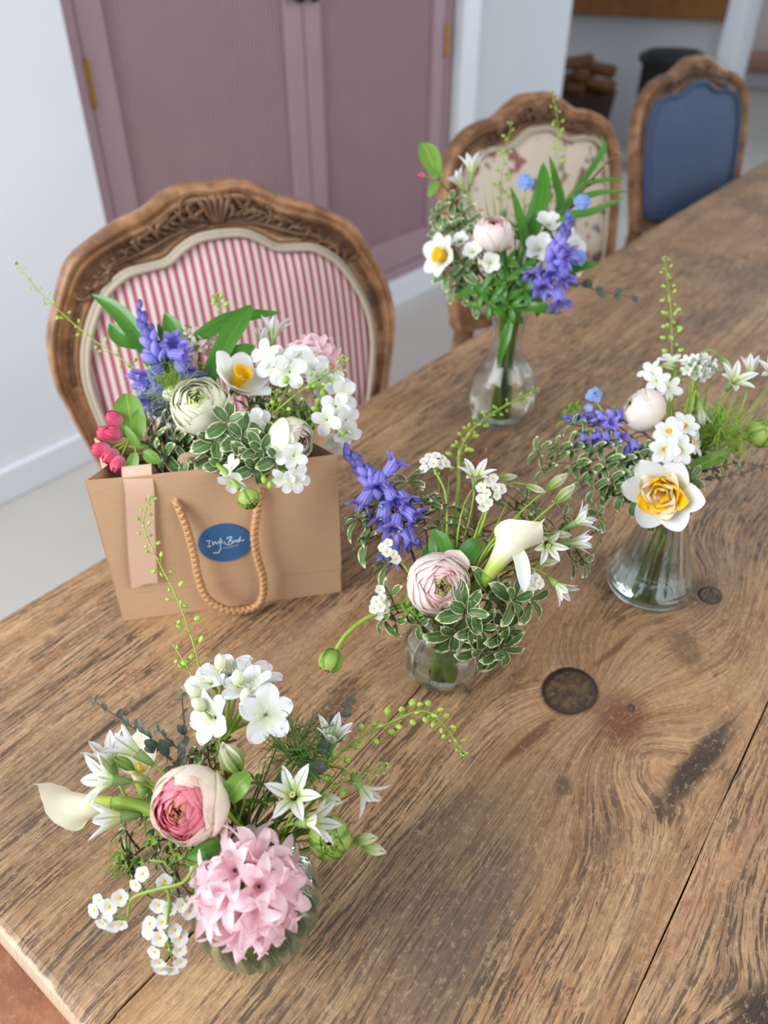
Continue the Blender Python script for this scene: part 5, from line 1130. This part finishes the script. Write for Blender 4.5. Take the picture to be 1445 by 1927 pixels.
grasses(v, 'thin green stems fanning out behind the calla', [(860, 920, .70), (880, 940, .70), (845, 890, .71), (960, 930, .69), (930, 930, .69), (990, 1000, .68), (1020, 960, .69), (910, 960, .69), (825, 900, .71), (1040, 1050, .67), (1000, 930, .69)], mat='stem', r_=.0010)
frond(v, 'short feathery green frond right of the calla throat', (960, 1060, .68), (.6, .5, .4), .022, 40, mat='stemd')

# ================================================================= vase three: fluted bottle
v = 'three'
daffodil(v, 'double daffodil with ruffled yellow and cream centre hanging over the bottle rim', (1256, 920, .715), (-.58, -.34, .74), .038, 'white', 'yellow', True, e1=14, roll=.2)
def pap(p, D, lb): blossom(v, lb, p, D, .0148, 6, 'white', .72, 20, 4, False, name='paperwhite', ruf=.02, notch=0, b=.6, stem=.0010, group='white paperwhites')
for p, D, lb in (((1287, 802, .735), (.2, .5, .85), 'white paperwhite flower at the top of its cluster'), ((1258, 812, .738), (-.5, .3, .8), 'white paperwhite flower turned left, second from the top'), ((1250, 846, .728), (-.3, 0, 1), 'white paperwhite flower just above the ruffled daffodil'),
                 ((1277, 846, .726), (.15, .05, 1), 'white paperwhite flower in the middle of its cluster'), ((1303, 832, .738), (.75, .1, .6), 'white paperwhite flower turned right beside fennel')):
    pap(p, D, lb); Cn = P(*p); Dv = DV(*D); c = MB(); c.lathe([(.0012, .0), (.0020, .0014), (.0030, .0018), (.0026, .0004)], 12)
    pr = [o for o in COL.objects if o.get('label') == lb][0]; put('corona', cached('corona', lambda: c.mesh('corona', M['eye'])), pr, fr(Cn, Dv))
ranunculus(v, 'pale blush ranunculus still cupped shut, turned away to the left', (1212, 772, .755), (-.80, .35, .12), .0215, ('blushw', 'blushw', 'creami'), layers=8, closed=.85)
bluebell(v, 'violet bluebell spike lying level to the left over variegated leaves', [(1240, 880, .76), (1225, 830, .76), (1185, 795, .765), (1130, 787, .775), (1070, 788, .785)],
         [(1100, 820, .765, (-.2, -.9, .3)), (1122, 815, .76, (-.1, -.9, .4)), (1145, 800, .755, (.2, .3, .9)), (1162, 818, .755, (.3, -.5, .7)), (1193, 835, .75, (.2, -.8, .5)), (1180, 848, .752, (-.3, -.8, .4)), (1140, 822, .755, (0, -.9, .3))], 22, bl=.0145)
fmnot(v, 'blue forget-me-not head above the level bluebell spike', [[(1215, 850, .77), (1150, 790, .78), (1128, 765, .785), (1118, 745, .79)]], [(1112, 738, .785, (-.4, .4, .9)), (1120, 734, .785, (.2, .6, .9)), (1126, 742, .783, (.5, .2, .9)), (1114, 748, .783, (-.3, 0, 1)), (1122, 750, .782, (.2, -.1, 1)), (1108, 746, .785, (-.7, .1, .8)), (1107, 768, .782, (-.3, .2, 1))], mat='sky', fs=.0042)
cluster(v, 'white dame\'s violet spray with broad petals at the top left of the bottle', [(1262, 860, .765), (1260, 760, .78), (1262, 715, .79)], [(1235, 716, .775, (-.2, .1, 1)), (1262, 680, .79, (-.1, .8, .5)), (1225, 700, .785, (-.6, .5, .5)), (1258, 730, .775, (.1, -.2, 1))], .0140, n=5, W=.62, e0=25, e1=2, stam=False, b=.6, notch=.05)
cluster(v, 'round head of tiny white allium flowers at the top of the bottle bouquet', [(1300, 840, .77), (1310, 740, .785), (1315, 705, .79)], [(1315 + 26 * math.cos(a) * k, 690 + 18 * math.sin(a) * k, .785 - .005 * k, (math.cos(a) * k, -math.sin(a) * k, .7)) for a, k in [(i * 2.4, math.sqrt((i + .5) / 14)) for i in range(14)]], .0078, n=5, W=.6, e0=55, e1=20, stam=True, name='allium_head')
starflower(v, 'wide open white starflower facing forward at the top right', (1376, 722, .775), (.1, .5, .85), .0215, .95)
starflower(v, 'white starflower seen from the side, closed upright at top right', (1410, 708, .785), (.15, 1, .05), .0195, .2)
starflower(v, 'white starflower cut by the right edge of the picture', (1452, 705, .78), (-.2, .5, .8), .019, .8)
starflower(v, 'drooping half-open starflower above the fennel', (1318, 768, .765), (.12, -.95, .1), .018, .15)
for p, D, lb in (((1355, 672, .79), (.6, -.75, .1), 'green striped bud at the very top right of the bottle bouquet'), ((1325, 678, .79), (.95, -.35, .1), 'green striped bud behind the allium head, upper of two'), ((1330, 688, .788), (.95, -.2, .1), 'green striped bud behind the allium head, lower of two'),
                 ((1275, 695, .785), (-.9, .3, .2), 'green bud pointing left below the tall pod stalk'), ((1300, 738, .775), (-.1, -.9, .2), 'small white-green bud hanging over the allium stems')):
    closedbud(v, lb, p, D, .0185, 'budp', w=.28)
ranunculus(v, 'lime green ranunculus bud touching the right picture edge', (1434, 816, .755), (.2, .3, .9), .0142, ('gbud', 'gbud', 'creami'), layers=6, closed=.8, name='ranunculus_bud', way=[P(1290, 900, .76), P(1350, 860, .76), P(1405, 825, .76)])
frond(v, 'bright green fennel frond forming a feathery ball at the right', (1355, 818, .76), (.2, .3, .9), .036, 110, mat='stem')
podstalk(v, 'tall blurred pod stalk standing straight up from the bottle', [(1270, 860, .77), (1266, 760, .785), (1264, 660, .81), (1262, 580, .84), (1250, 485, .87)], 44, .0030, .0075, sf=.35)
leafyspray(v, 'long variegated branch reaching left, upper one', [(1235, 900, .75), (1170, 860, .755), (1090, 870, .765), (1020, 872, .775)],
           [(1012, 850, .78), (1022, 885, .775), (1050, 845, .77), (1078, 875, .765), (1110, 850, .755), (1135, 870, .75), (1165, 865, .745), (1075, 840, .77), (1110, 885, .76), (1040, 870, .775)], .0180, 'pitto', 'variegated_branch', 'stemb', nl=(4, 5), wr=.55)
leafyspray(v, 'variegated branch reaching left, lower one with drooping leaves', [(1240, 920, .745), (1180, 890, .75), (1110, 910, .76), (1085, 925, .765)],
           [(1145, 905, .75), (1115, 920, .755), (1180, 900, .742), (1170, 930, .745), (1195, 940, .742), (1205, 880, .738), (1225, 970, .738), (1090, 905, .765), (1150, 925, .752)], .0190, 'pitto', 'variegated_branch', 'stemb', nl=(4, 5), wr=.55)
leafyspray(v, 'variegated sprig standing above the level bluebell', [(1230, 900, .76), (1170, 820, .77), (1120, 800, .775)], [(1080, 800, .775), (1145, 830, .755), (1100, 815, .765), (1195, 855, .745), (1130, 840, .755), (1220, 850, .74)], .0150, 'pitto', 'variegated_sprig', 'stemb', nl=(5, 6), wr=.55)
leafyspray(v, 'plain green leaf sprig at the far left behind the bluebell', [(1230, 880, .77), (1150, 800, .785), (1085, 775, .795)], [(1062, 790, .795), (1082, 768, .795), (1070, 770, .80), (1150, 775, .785)], .015, 'applel', 'leafy_sprig', 'stem', nl=(4, 5), wr=.55)
leafbranch(v, 'dark wiry twig with tiny leaves reaching off to the right', [(1290, 900, .755), (1350, 880, .76), (1400, 870, .765), (1450, 885, .77)], 10, .0095, 'euc', 'wiry_twig', 'stemb', .5, .0009, .2)
leafbranch(v, 'fine dark twig with tiny leaves below the fennel', [(1290, 910, .75), (1340, 900, .755), (1400, 890, .76), (1450, 870, .765)], 9, .009, 'euc', 'wiry_twig', 'stemb', .5, .0008, .25)
blade(v, 'broad dark leaf behind the fennel', [(1300, 860, .78), (1335, 800, .785), (1355, 760, .79)], .022)
blade(v, 'lime green leaf below the fennel ball', [(1300, 880, .755), (1340, 865, .752), (1375, 850, .755)], .014, 'applel')
grasses(v, 'thin arching green stems under the top right starflowers', [(1375, 730, .785), (1340, 720, .785), (1320, 730, .785), (1400, 715, .79), (1390, 740, .78), (1345, 690, .79), (1440, 740, .78), (1290, 740, .785), (1360, 750, .78), (1445, 760, .775)], mat='stem', r_=.0009)

# ================================================================= vase four: tall vase at the back
v = 'four'
ranunculus(v, 'pale blush ranunculus in the tall vase at the back', (926, 442, .93), (-.05, .55, .7), .0235, ('blushw', 'blusho', 'blushi'), layers=9, closed=.35)
daffodil(v, 'daffodil with yellow trumpet facing left from the tall vase', (838, 484, .94), (-.75, .05, .55), .030, 'white', 'yellow', e1=15, cl=.5)
bluebell(v, 'violet bluebell hanging at the right of the tall vase', [(985, 560, .96), (1015, 520, .94), (1045, 480, .925), (1070, 412, .93)],
         [(1010, 512, .93, (-.5, -.7, .4)), (1036, 505, .92, (0, -.9, .4)), (1058, 512, .92, (.2, -.9, .3)), (1050, 552, .92, (.1, -.9, .2)), (1025, 530, .925, (-.2, -.8, .4)), (1052, 478, .92, (.5, -.4, .6))], 28, bl=.023)
for i, (u, w, kk, lb) in enumerate(((988, 342, .97, 'blue forget-me-not head at the top of the tall vase'), (1096, 380, .96, 'blue forget-me-not head right of the bare twig'), (1088, 484, .94, 'blue forget-me-not head beside the violet bluebell'))):
    fmnot(v, lb, [[(970, 560, .97), ((970 + u) / 2 + 5, (560 + w) / 2, .97), (u, w + 6, kk)]], [(u + 9 * math.cos(a), w + 9 * math.sin(a), kk - .004, (math.cos(a) * .5, -math.sin(a) * .5, .9)) for a in [q * 1.05 for q in range(6)]] + [(u, w, kk - .006, (0, 0, 1))], mat='sky', fs=.0058)
cluster(v, 'white blossom spray behind the violet bluebell', [(975, 570, .98), (1010, 490, .97), (1020, 450, .965)], [(1032, 425, .96, (.1, .5, .8)), (1015, 470, .95, (-.2, .1, 1)), (1075, 470, .955, (.5, 0, .8)), (1070, 500, .95, (.6, -.3, .7)), (1050, 440, .96, (.3, .3, .8))], .020, sr=.0015)
cluster(v, 'small white blossoms below the pale ranunculus', [(950, 570, .96), (915, 500, .94), (900, 480, .935)], [(890, 475, .93, (-.3, .3, .9)), (868, 455, .94, (-.5, .4, .8)), (922, 495, .93, (0, -.2, 1))], .014, sr=.0012, buds=[(925, 480, .93, (0, 1, .3)), (905, 500, .93, (-.3, .8, .3)), (915, 512, .93, (0, .8, .3))], budmat='creamo')
starflower(v, 'white starflower standing upright at the upper left of the tall vase', (887, 328, .97), (.05, 1, .1), .024, .45)
starflower(v, 'faint white starflower just below the upright one', (868, 350, .975), (-.5, .7, .3), .020, .4)
applebuds(v, 'apple twig with one red bud and lime leaves sticking out left', [(945, 560, .96), (870, 400, .97), (822, 335, .975)], [(793, 330, .975, (-.9, .1, .3))], [(822, 335, .975, 795, 265, .98, .5), (825, 340, .975, 806, 370, .97, .45), (835, 335, .975, 810, 310, .975, .3)], bl=.010)
leafyspray(v, 'variegated sprig filling the upper left of the tall bouquet', [(930, 570, .97), (880, 460, .96), (850, 400, .96)], [(825, 400, .96), (850, 380, .96), (870, 400, .955), (845, 430, .95), (870, 440, .95), (825, 440, .955), (850, 465, .945), (880, 420, .955), (840, 520, .94), (870, 510, .94)], .0200, 'pitto', 'variegated_sprig', 'stemb', nl=(5, 7), wr=.5)
leafyspray(v, 'dark green leaves collaring the neck of the tall vase', [(950, 600, .96), (940, 570, .95), (930, 555, .94)], [(905, 545, .94), (950, 530, .935), (985, 545, .935), (960, 575, .94), (1010, 560, .94), (920, 570, .94), (950, 500, .94), (980, 510, .94)], .030, 'strap', 'leafy_sprig', 'stem', nl=(5, 6), wr=.32)
for pix, w, lb in (([(975, 520, .96), (1000, 430, .965), (1020, 360, .97), (1022, 305, .975)], .024, 'tall upright dark leaf in the middle of the back bouquet'), ([(985, 520, .97), (1050, 400, .98), (1045, 340, .985), (1033, 292, .99)], .012, 'narrow dark leaf behind the tall upright one'),
        ([(990, 500, .96), (1060, 415, .955), (1110, 400, .95), (1175, 372, .95)], .012, 'narrow dark leaf pointing right, lowest of three'), ([(1000, 480, .97), (1070, 380, .98), (1110, 345, .98), (1180, 335, .98)], .010, 'narrow dark leaf pointing right, highest of three'), ([(1000, 470, .97), (1070, 390, .975), (1120, 365, .97), (1185, 360, .97)], .010, 'narrow dark leaf pointing right, middle of three'),
        ([(990, 540, .95), (1060, 510, .945), (1130, 495, .94)], .018, 'broad dark leaf below the right blue flowers'), ([(960, 580, .95), (1010, 580, .93), (1060, 590, .93)], .014, 'dark leaf low on the right of the neck'), ([(945, 580, .95), (900, 545, .94), (855, 562, .94)], .016, 'dark leaf low on the left of the neck'),
        ([(955, 560, .97), (985, 470, .95), (975, 400, .96), (960, 350, .97)], .012, 'slender green leaf right of the pale ranunculus'), ([(1000, 470, .97), (1125, 300, 1.0), (1132, 255, 1.0)], .009, 'thin leaf rising behind the bare twig'), ([(960, 600, .95), (950, 640, .955), (935, 690, .97)], .012, 'green leaf seen through the neck of the tall vase')):
    blade(v, lb, pix, w)
leafbranch(v, 'bare brown twig with swelling buds leaning right', [(980, 540, .97), (1040, 440, .965), (1080, 380, .97), (1120, 330, .98), (1160, 288, .985)], 4, .010, 'applel', 'bare_twig', 'twig', .4, .0028, .6)
leafbranch(v, 'round-leaved eucalyptus twig low at the right', [(970, 590, .96), (1060, 530, .94), (1120, 545, .94), (1190, 560, .94)], 6, .020, 'euc', 'eucalyptus_twig', 'stemb', .75, .0012, .4)
podstalk(v, 'blurred pod stalk rising left of the floral chair crest', [(960, 560, .98), (945, 400, 1.0), (945, 320, 1.02), (962, 232, 1.04)], 22, .003, .008, sf=.5)
podstalk(v, 'blurred pod stalk rising in front of the white pillar', [(980, 560, .98), (1020, 400, 1.02), (1050, 270, 1.06), (1040, 172, 1.09)], 22, .003, .008, sf=.5)
grasses(v, 'thin green seed stems behind the pale ranunculus', [(910, 345, .98), (925, 335, .98), (940, 350, .98), (955, 365, .97), (900, 380, .97), (970, 380, .97), (930, 370, .97), (1000, 400, .97), (1010, 450, .96), (985, 440, .96), (890, 400, .96), (915, 400, .96)], mat='stem', r_=.0012)
grasses(v, 'dense dark stems filling the middle of the tall bouquet', [(930, 520, .94), (960, 480, .95), (975, 500, .95), (1000, 520, .95), (940, 500, .94), (990, 470, .96), (900, 530, .94), (970, 540, .94), (1010, 540, .94), (950, 470, .95)], mat='stemd', r_=.0016)

# ================================================================= flowers in the bag
v = 'bag'
ranunculus(v, 'large creamy white ranunculus at the front of the bag', (378, 768, .715), (.0, .35, .9), .0285, ('creamo', 'creamo', 'creami'), layers=10)
ranunculus(v, 'greenish white ranunculus turned right over the bag rim', (545, 828, .700), (.72, -.12, .55), .0215, ('creamo', 'blushw', 'blushi'), layers=9, closed=.3)
daffodil(v, 'white daffodil with yellow trumpet above the creamy ranunculus', (442, 726, .735), (.50, .52, .62), .034, 'white', 'yellow', e1=34, roll=.5, cl=.62, cr=.26)
bluebell(v, 'violet bluebell standing upright at the left of the bag', [(330, 790, .75), (312, 720, .755), (290, 660, .765), (262, 582, .78)],
         [(330, 668, .75, (1, -.15, .2)), (292, 700, .75, (-.5, -.6, .5)), (300, 735, .745, (-.3, -.8, .4)), (340, 690, .75, (.6, -.7, .3)), (283, 742, .748, (-.5, -.8, .3)), (312, 750, .742, (.1, -.8, .5)), (350, 705, .75, (.7, -.6, .4)), (322, 645, .76, (.4, -.2, .8)), (278, 715, .75, (-.7, -.4, .4))], 22, bl=.0205)
for pix, w, lb in (([(320, 760, .76), (285, 670, .775), (225, 590, .79), (173, 554, .80)], .020, 'strap leaf pointing to the top left over the chair frame'), ([(330, 720, .765), (325, 650, .775), (325, 620, .78), (309, 588, .785)], .023, 'upright strap leaf right of the upright bluebell'),
        ([(390, 720, .76), (430, 640, .765), (455, 600, .77), (474, 573, .78)], .022, 'broad strap leaf leaning up right, in front'), ([(350, 660, .775), (400, 620, .78), (450, 598, .785), (530, 588, .79)], .018, 'strap leaf arching level to the right'),
        ([(320, 720, .775), (280, 650, .785), (230, 635, .785), (205, 608, .79)], .024, 'wide light green leaf behind the top left strap leaf'), ([(460, 740, .76), (430, 690, .765), (455, 665, .765), (480, 650, .77)], .022, 'dark curled leaf behind the daffodil'), ([(320, 700, .77), (310, 640, .78), (296, 608, .785)], .010, 'narrow bright leaf behind the bluebell')):
    blade(v, lb, pix, w)
applebuds(v, 'apple blossom with pink buds at the left corner of the bag', [(290, 850, .72), (265, 830, .715), (245, 825, .71)],
          [(216, 788, .712, (-.6, .5, .5)), (200, 815, .708, (-.9, .1, .4)), (214, 815, .704, (-.6, .1, .7)), (190, 846, .704, (-.8, -.2, .5)), (208, 858, .702, (-.4, -.5, .6)), (222, 874, .700, (-.1, -.8, .5))],
          [(255, 830, .71, 235, 738, .725, .55), (262, 832, .705, 262, 768, .715, .45), (270, 850, .70, 300, 870, .70, .7), (255, 850, .703, 245, 898, .70, .5), (262, 840, .702, 232, 800, .70, .3), (280, 840, .71, 240, 840, .705, .25)], bl=.0180)
frond(v, 'fine nigella frond with threads over the creamy ranunculus', (335, 752, .735), (-.2, .6, .6), .038, 90, mat='stem', thick=.00024)
ranunculus(v, 'pale green closed bud wrapped in fine threads', (332, 742, .738), (-.2, .9, .3), .0130, ('creamo', 'creami', 'creami'), layers=6, closed=.8, name='closed_bud')
ranunculus(v, 'round green bud drooping over the front of the bag near the rope', (468, 938, .668), (.45, -.6, .5), .0098, ('gbud', 'gbud', 'creami'), layers=5, closed=.85, name='ranunculus_bud', stem=.0026, way=[P(410, 870, .700), P(425, 890, .682), P(450, 920, .670)])
W4 = dict(n=4, W=.82, e0=25, e1=0, stam=False, notch=.06, name='dames_violet')
cluster(v, 'white four-petalled spray across the top right of the bag', [(520, 790, .73), (540, 730, .74), (555, 705, .745)],
        [(502, 668, .74, (-.5, .2, .8)), (515, 690, .73, (-.3, -.2, .9)), (535, 675, .735, (0, .5, .8)), (565, 680, .735, (.2, .3, .9)), (590, 690, .735, (.5, .3, .8)), (600, 715, .735, (.6, -.2, .8)), (545, 700, .725, (.1, -.3, .9)), (575, 665, .745, (.1, .9, .4))], .0170,
        buds=[(540, 708, .73, (-.1, -.6, .6)), (620, 720, .74, (.6, .3, .5)), (605, 735, .735, (.5, -.2, .8)), (590, 725, .735, (.2, -.2, .8))], budmat='lime', **W4)
cluster(v, 'white four-petalled spray hanging out at the right of the bag', [(580, 810, .72), (620, 770, .725), (635, 765, .725)],
        [(637, 718, .735, (.5, .6, .5)), (645, 745, .725, (.6, .1, .8)), (632, 765, .72, (.1, -.1, 1)), (650, 790, .72, (.7, -.3, .7)), (615, 790, .715, (-.2, -.3, 1)), (650, 815, .725, (.5, -.6, .7)), (640, 735, .73, (.2, .4, .9)), (632, 830, .73, (.1, -.8, .6))], .0152,
        buds=[(612, 745, .73, (-.3, .3, .8)), (605, 755, .728, (-.4, 0, .8)), (640, 805, .72, (.3, -.8, .3)), (600, 770, .725, (-.6, 0, .6))], budmat='lime', **W4)
cluster(v, 'white four-petalled flowers between daffodil and green sprig', [(480, 840, .715), (475, 815, .715)], [(474, 795, .708, (.1, .2, 1)), (490, 800, .71, (.4, .1, .9))], .0150, **W4)
cluster(v, 'white flowers drooping over the front rim near the rope end', [(510, 860, .70), (530, 885, .685)], [(550, 905, .675, (.3, -.4, .9)), (535, 900, .677, (-.3, -.6, .8)), (560, 898, .678, (.6, -.1, .8)), (530, 850, .682, (-.1, .1, 1)), (553, 858, .680, (.3, -.2, 1))], .0125, buds=[(508, 905, .68, (0, -.9, .2)), (495, 895, .68, (.2, -.9, .2))], budmat='lime', **W4)
cluster(v, 'single thin white flower hanging over the rim beside the round bud', [(435, 870, .70), (438, 885, .69)], [(440, 905, .677, (-.1, -.5, .5)), (436, 880, .684, (-.5, .3, .5))], .0135, **W4)
hyacinth(v, 'pale pink hyacinth head at the back right of the bag', (588, 685, .785), (.1, .6, .7), .0300, n=16, fl=.016)
hyacinth(v, 'faded cream pink hyacinth head behind the strap leaves', (372, 660, .79), (0, .7, .6), .022, n=10, mat='blusho', fl=.013)
hyacinth(v, 'faded pink hyacinth head low behind the white sprays', (545, 745, .775), (.1, .4, .8), .026, n=14, mat='blusho', fl=.014)
starflower(v, 'pale starflower standing behind the white spray', (512, 640, .79), (.2, .95, .2), .026, .5)
starflower(v, 'thin starflower bud opening beside the level strap leaf', (492, 650, .785), (.1, 1, .1), .017, .1)
podstalk(v, 'long pod stalk reaching to the far left across the chair and wall', [(370, 850, .735), (340, 800, .74), (300, 730, .76), (235, 680, .775), (170, 635, .79), (115, 588, .81), (70, 545, .83), (30, 495, .85)], 44, .0024, .007, sf=.12)
podstalk(v, 'pod stalk crossing rightwards over the white sprays', [(500, 800, .725), (545, 752, .72), (600, 712, .72), (640, 690, .725), (645, 672, .73)], 26, .0020, .006, sf=.3, sr=.0012)
podstalk(v, 'short pod stalk between daffodil and green bud spray', [(495, 800, .725), (512, 765, .725), (523, 735, .73)], 16, .0014, .004, sf=.4)
podstalk(v, 'small pod tip poking up against the striped chair', [(410, 700, .78), (414, 600, .80), (410, 556, .81)], 12, .0026, .005, sf=.75)
podstalk(v, 'fine seed stalk behind the upright bluebell leaf', [(365, 720, .775), (355, 650, .785), (352, 612, .79)], 12, .0014, .004, sf=.7)
for lb, pix, wh, L in (('variegated sprig lying along the middle of the bag rim', [(380, 850, .715), (360, 845, .71)], [(330, 830, .712), (352, 862, .704), (385, 850, .706), (310, 855, .708), (345, 835, .712), (405, 860, .703)], .0185),
        ('variegated rosette sprig in front of the creamy ranunculus', [(430, 840, .705), (425, 810, .70)], [(428, 795, .690), (455, 820, .690), (405, 830, .695)], .0215),
        ('variegated sprig hanging over the front rim right of the round bud', [(480, 860, .70), (490, 850, .69)], [(492, 848, .684), (520, 862, .684), (470, 868, .686), (480, 880, .684)], .0190),
        ('dark variegated sprig deep in the bag beneath the daffodil', [(450, 850, .71), (455, 840, .71)], [(440, 858, .70), (475, 835, .705), (420, 875, .698), (500, 830, .70), (290, 845, .715)], .0175)):
    leafyspray(v, lb, pix, wh, L, 'pitto', 'variegated_sprig', 'stemb', nl=(6, 7), wr=.6)
leafyspray(v, 'plain dark green leaves deep at the back of the bag', [(440, 800, .75), (430, 780, .755)], [(300, 780, .76), (350, 790, .755), (420, 790, .745), (500, 780, .745), (540, 790, .74), (580, 780, .745), (480, 760, .75), (400, 700, .77)], .020, 'strap', 'leafy_sprig', 'stem', nl=(5, 6), wr=.4)
grasses(v, 'thin green stems rising among the white sprays', [(520, 720, .745), (560, 730, .74), (590, 740, .735), (500, 730, .75), (545, 760, .735), (610, 760, .73), (475, 700, .76), (510, 780, .73), (575, 750, .735)], mat='stem', r_=.0010)

# ================================================================= greenery filling the hearts of the bouquets
leafyspray('one', 'dark green leafy sprig in the shade behind the pink ranunculus', [(440, 1500, .49), (450, 1450, .50)], [(400, 1450, .49), (440, 1430, .495), (480, 1470, .485), (380, 1480, .485), (500, 1510, .478)], .013, 'strap', 'leafy_sprig', 'stem', nl=(4, 5), wr=.4)
leafyspray('one', 'variegated sprig between the starflowers and the pink ranunculus', [(330, 1540, .48), (300, 1520, .485)], [(290, 1560, .48), (320, 1590, .475), (275, 1530, .485), (300, 1500, .488)], .0135, 'pitto', 'variegated_sprig', 'stemb', nl=(4, 5))
starflower('one', 'white starflower in profile above the sideways calla', (210, 1440, .482), (-.25, .95, .2), .019, .45)
grasses('one', 'dense dark stems crowding the mouth of the green glass vase', [(500, 1540, .468), (520, 1520, .47), (540, 1560, .466), (470, 1500, .475), (480, 1540, .468), (560, 1540, .468), (580, 1520, .47), (450, 1490, .478), (530, 1500, .475), (515, 1560, .465)], r_=.0011)
grasses('two', 'dark stems crowding the mouth of the melon-ribbed vase', [(870, 1050, .67), (890, 1020, .675), (900, 1060, .665), (860, 1000, .68), (920, 1050, .67), (940, 1030, .672), (880, 990, .685), (850, 1030, .675), (955, 1080, .66), (930, 1000, .68)], r_=.0014)
leafyspray('two', 'bright green young leaves left of the pale pink ranunculus', [(790, 1120, .665), (775, 1130, .66)], [(770, 1130, .655), (765, 1150, .655), (785, 1160, .65)], .011, 'applel', 'young_leaf_sprig', 'stem', nl=(4, 5), wr=.4)
leafyspray('two', 'variegated sprig with upright leaves behind the calla throat', [(880, 1060, .69), (900, 1000, .695)], [(905, 1010, .685), (870, 975, .69), (850, 1010, .685), (990, 940, .695), (1050, 1000, .69)], .0165, 'pitto', 'variegated_sprig', 'stemb', nl=(4, 5))
leafyspray('three', 'dark green leafy sprig in the heart of the bottle bouquet', [(1270, 880, .77), (1280, 840, .78)], [(1320, 860, .77), (1340, 840, .775), (1300, 780, .785), (1240, 800, .78), (1350, 870, .765), (1380, 850, .77), (1330, 800, .785)], .022, 'strap', 'leafy_sprig', 'stem', nl=(4, 5), wr=.36)
leafyspray('four', 'dark green leafy sprig in the heart of the tall bouquet', [(965, 560, .97), (970, 480, .975)], [(950, 490, .965), (990, 460, .97), (1000, 500, .96), (970, 430, .975), (930, 520, .955), (1010, 420, .98), (900, 500, .96), (980, 520, .955)], .026, 'strap', 'leafy_sprig', 'stem', nl=(4, 5), wr=.3)
leafyspray('four', 'variegated sprig low at the left of the tall bouquet', [(940, 570, .96), (890, 530, .955)], [(860, 500, .95), (880, 540, .95), (850, 540, .955), (895, 570, .955)], .019, 'pitto', 'variegated_sprig', 'stemb', nl=(4, 5))
leafyspray('bag', 'green leafy sprig under the white sprays at the right of the bag', [(560, 830, .735), (570, 800, .74)], [(560, 770, .74), (590, 790, .735), (530, 770, .74), (600, 760, .735), (510, 750, .745), (575, 815, .73)], .016, 'strap', 'leafy_sprig', 'stem', nl=(4, 5), wr=.4)

leafyspray('bag', 'dark leafy sprig between the daffodil and the white sprays', [(480, 800, .745), (490, 760, .75)], [(485, 750, .745), (510, 720, .75), (470, 770, .742), (530, 740, .745), (495, 700, .76)], .017, 'strap', 'leafy_sprig', 'stem', nl=(4, 5), wr=.35)
leafyspray('bag', 'variegated sprig at the left end of the bag rim', [(340, 850, .72), (300, 850, .715)], [(290, 825, .715), (310, 800, .72), (280, 800, .722), (335, 815, .715)], .0165, 'pitto', 'variegated_sprig', 'stemb', nl=(5, 6), wr=.55)
leafyspray('three', 'variegated sprig directly above the bottle neck', [(1245, 920, .745), (1235, 930, .74)], [(1205, 905, .735), (1232, 890, .735), (1190, 915, .74), (1215, 940, .735), (1300, 900, .745)], .0190, 'pitto', 'variegated_sprig', 'stemb', nl=(5, 6), wr=.55)

leafyspray('one', 'fresh green leafy sprig filling the left side under the calla', [(340, 1580, .47), (300, 1570, .475)], [(300, 1545, .478), (330, 1610, .468), (360, 1590, .465), (280, 1580, .478), (370, 1640, .462)], .015, 'applel', 'leafy_sprig', 'stem', nl=(4, 5), wr=.42)
leafyspray('one', 'variegated sprig peeping out behind the white azalea stems', [(400, 1450, .49), (390, 1400, .50)], [(375, 1420, .495), (350, 1430, .495), (410, 1410, .50)], .014, 'pitto', 'variegated_sprig', 'stemb', nl=(5, 6), wr=.55)
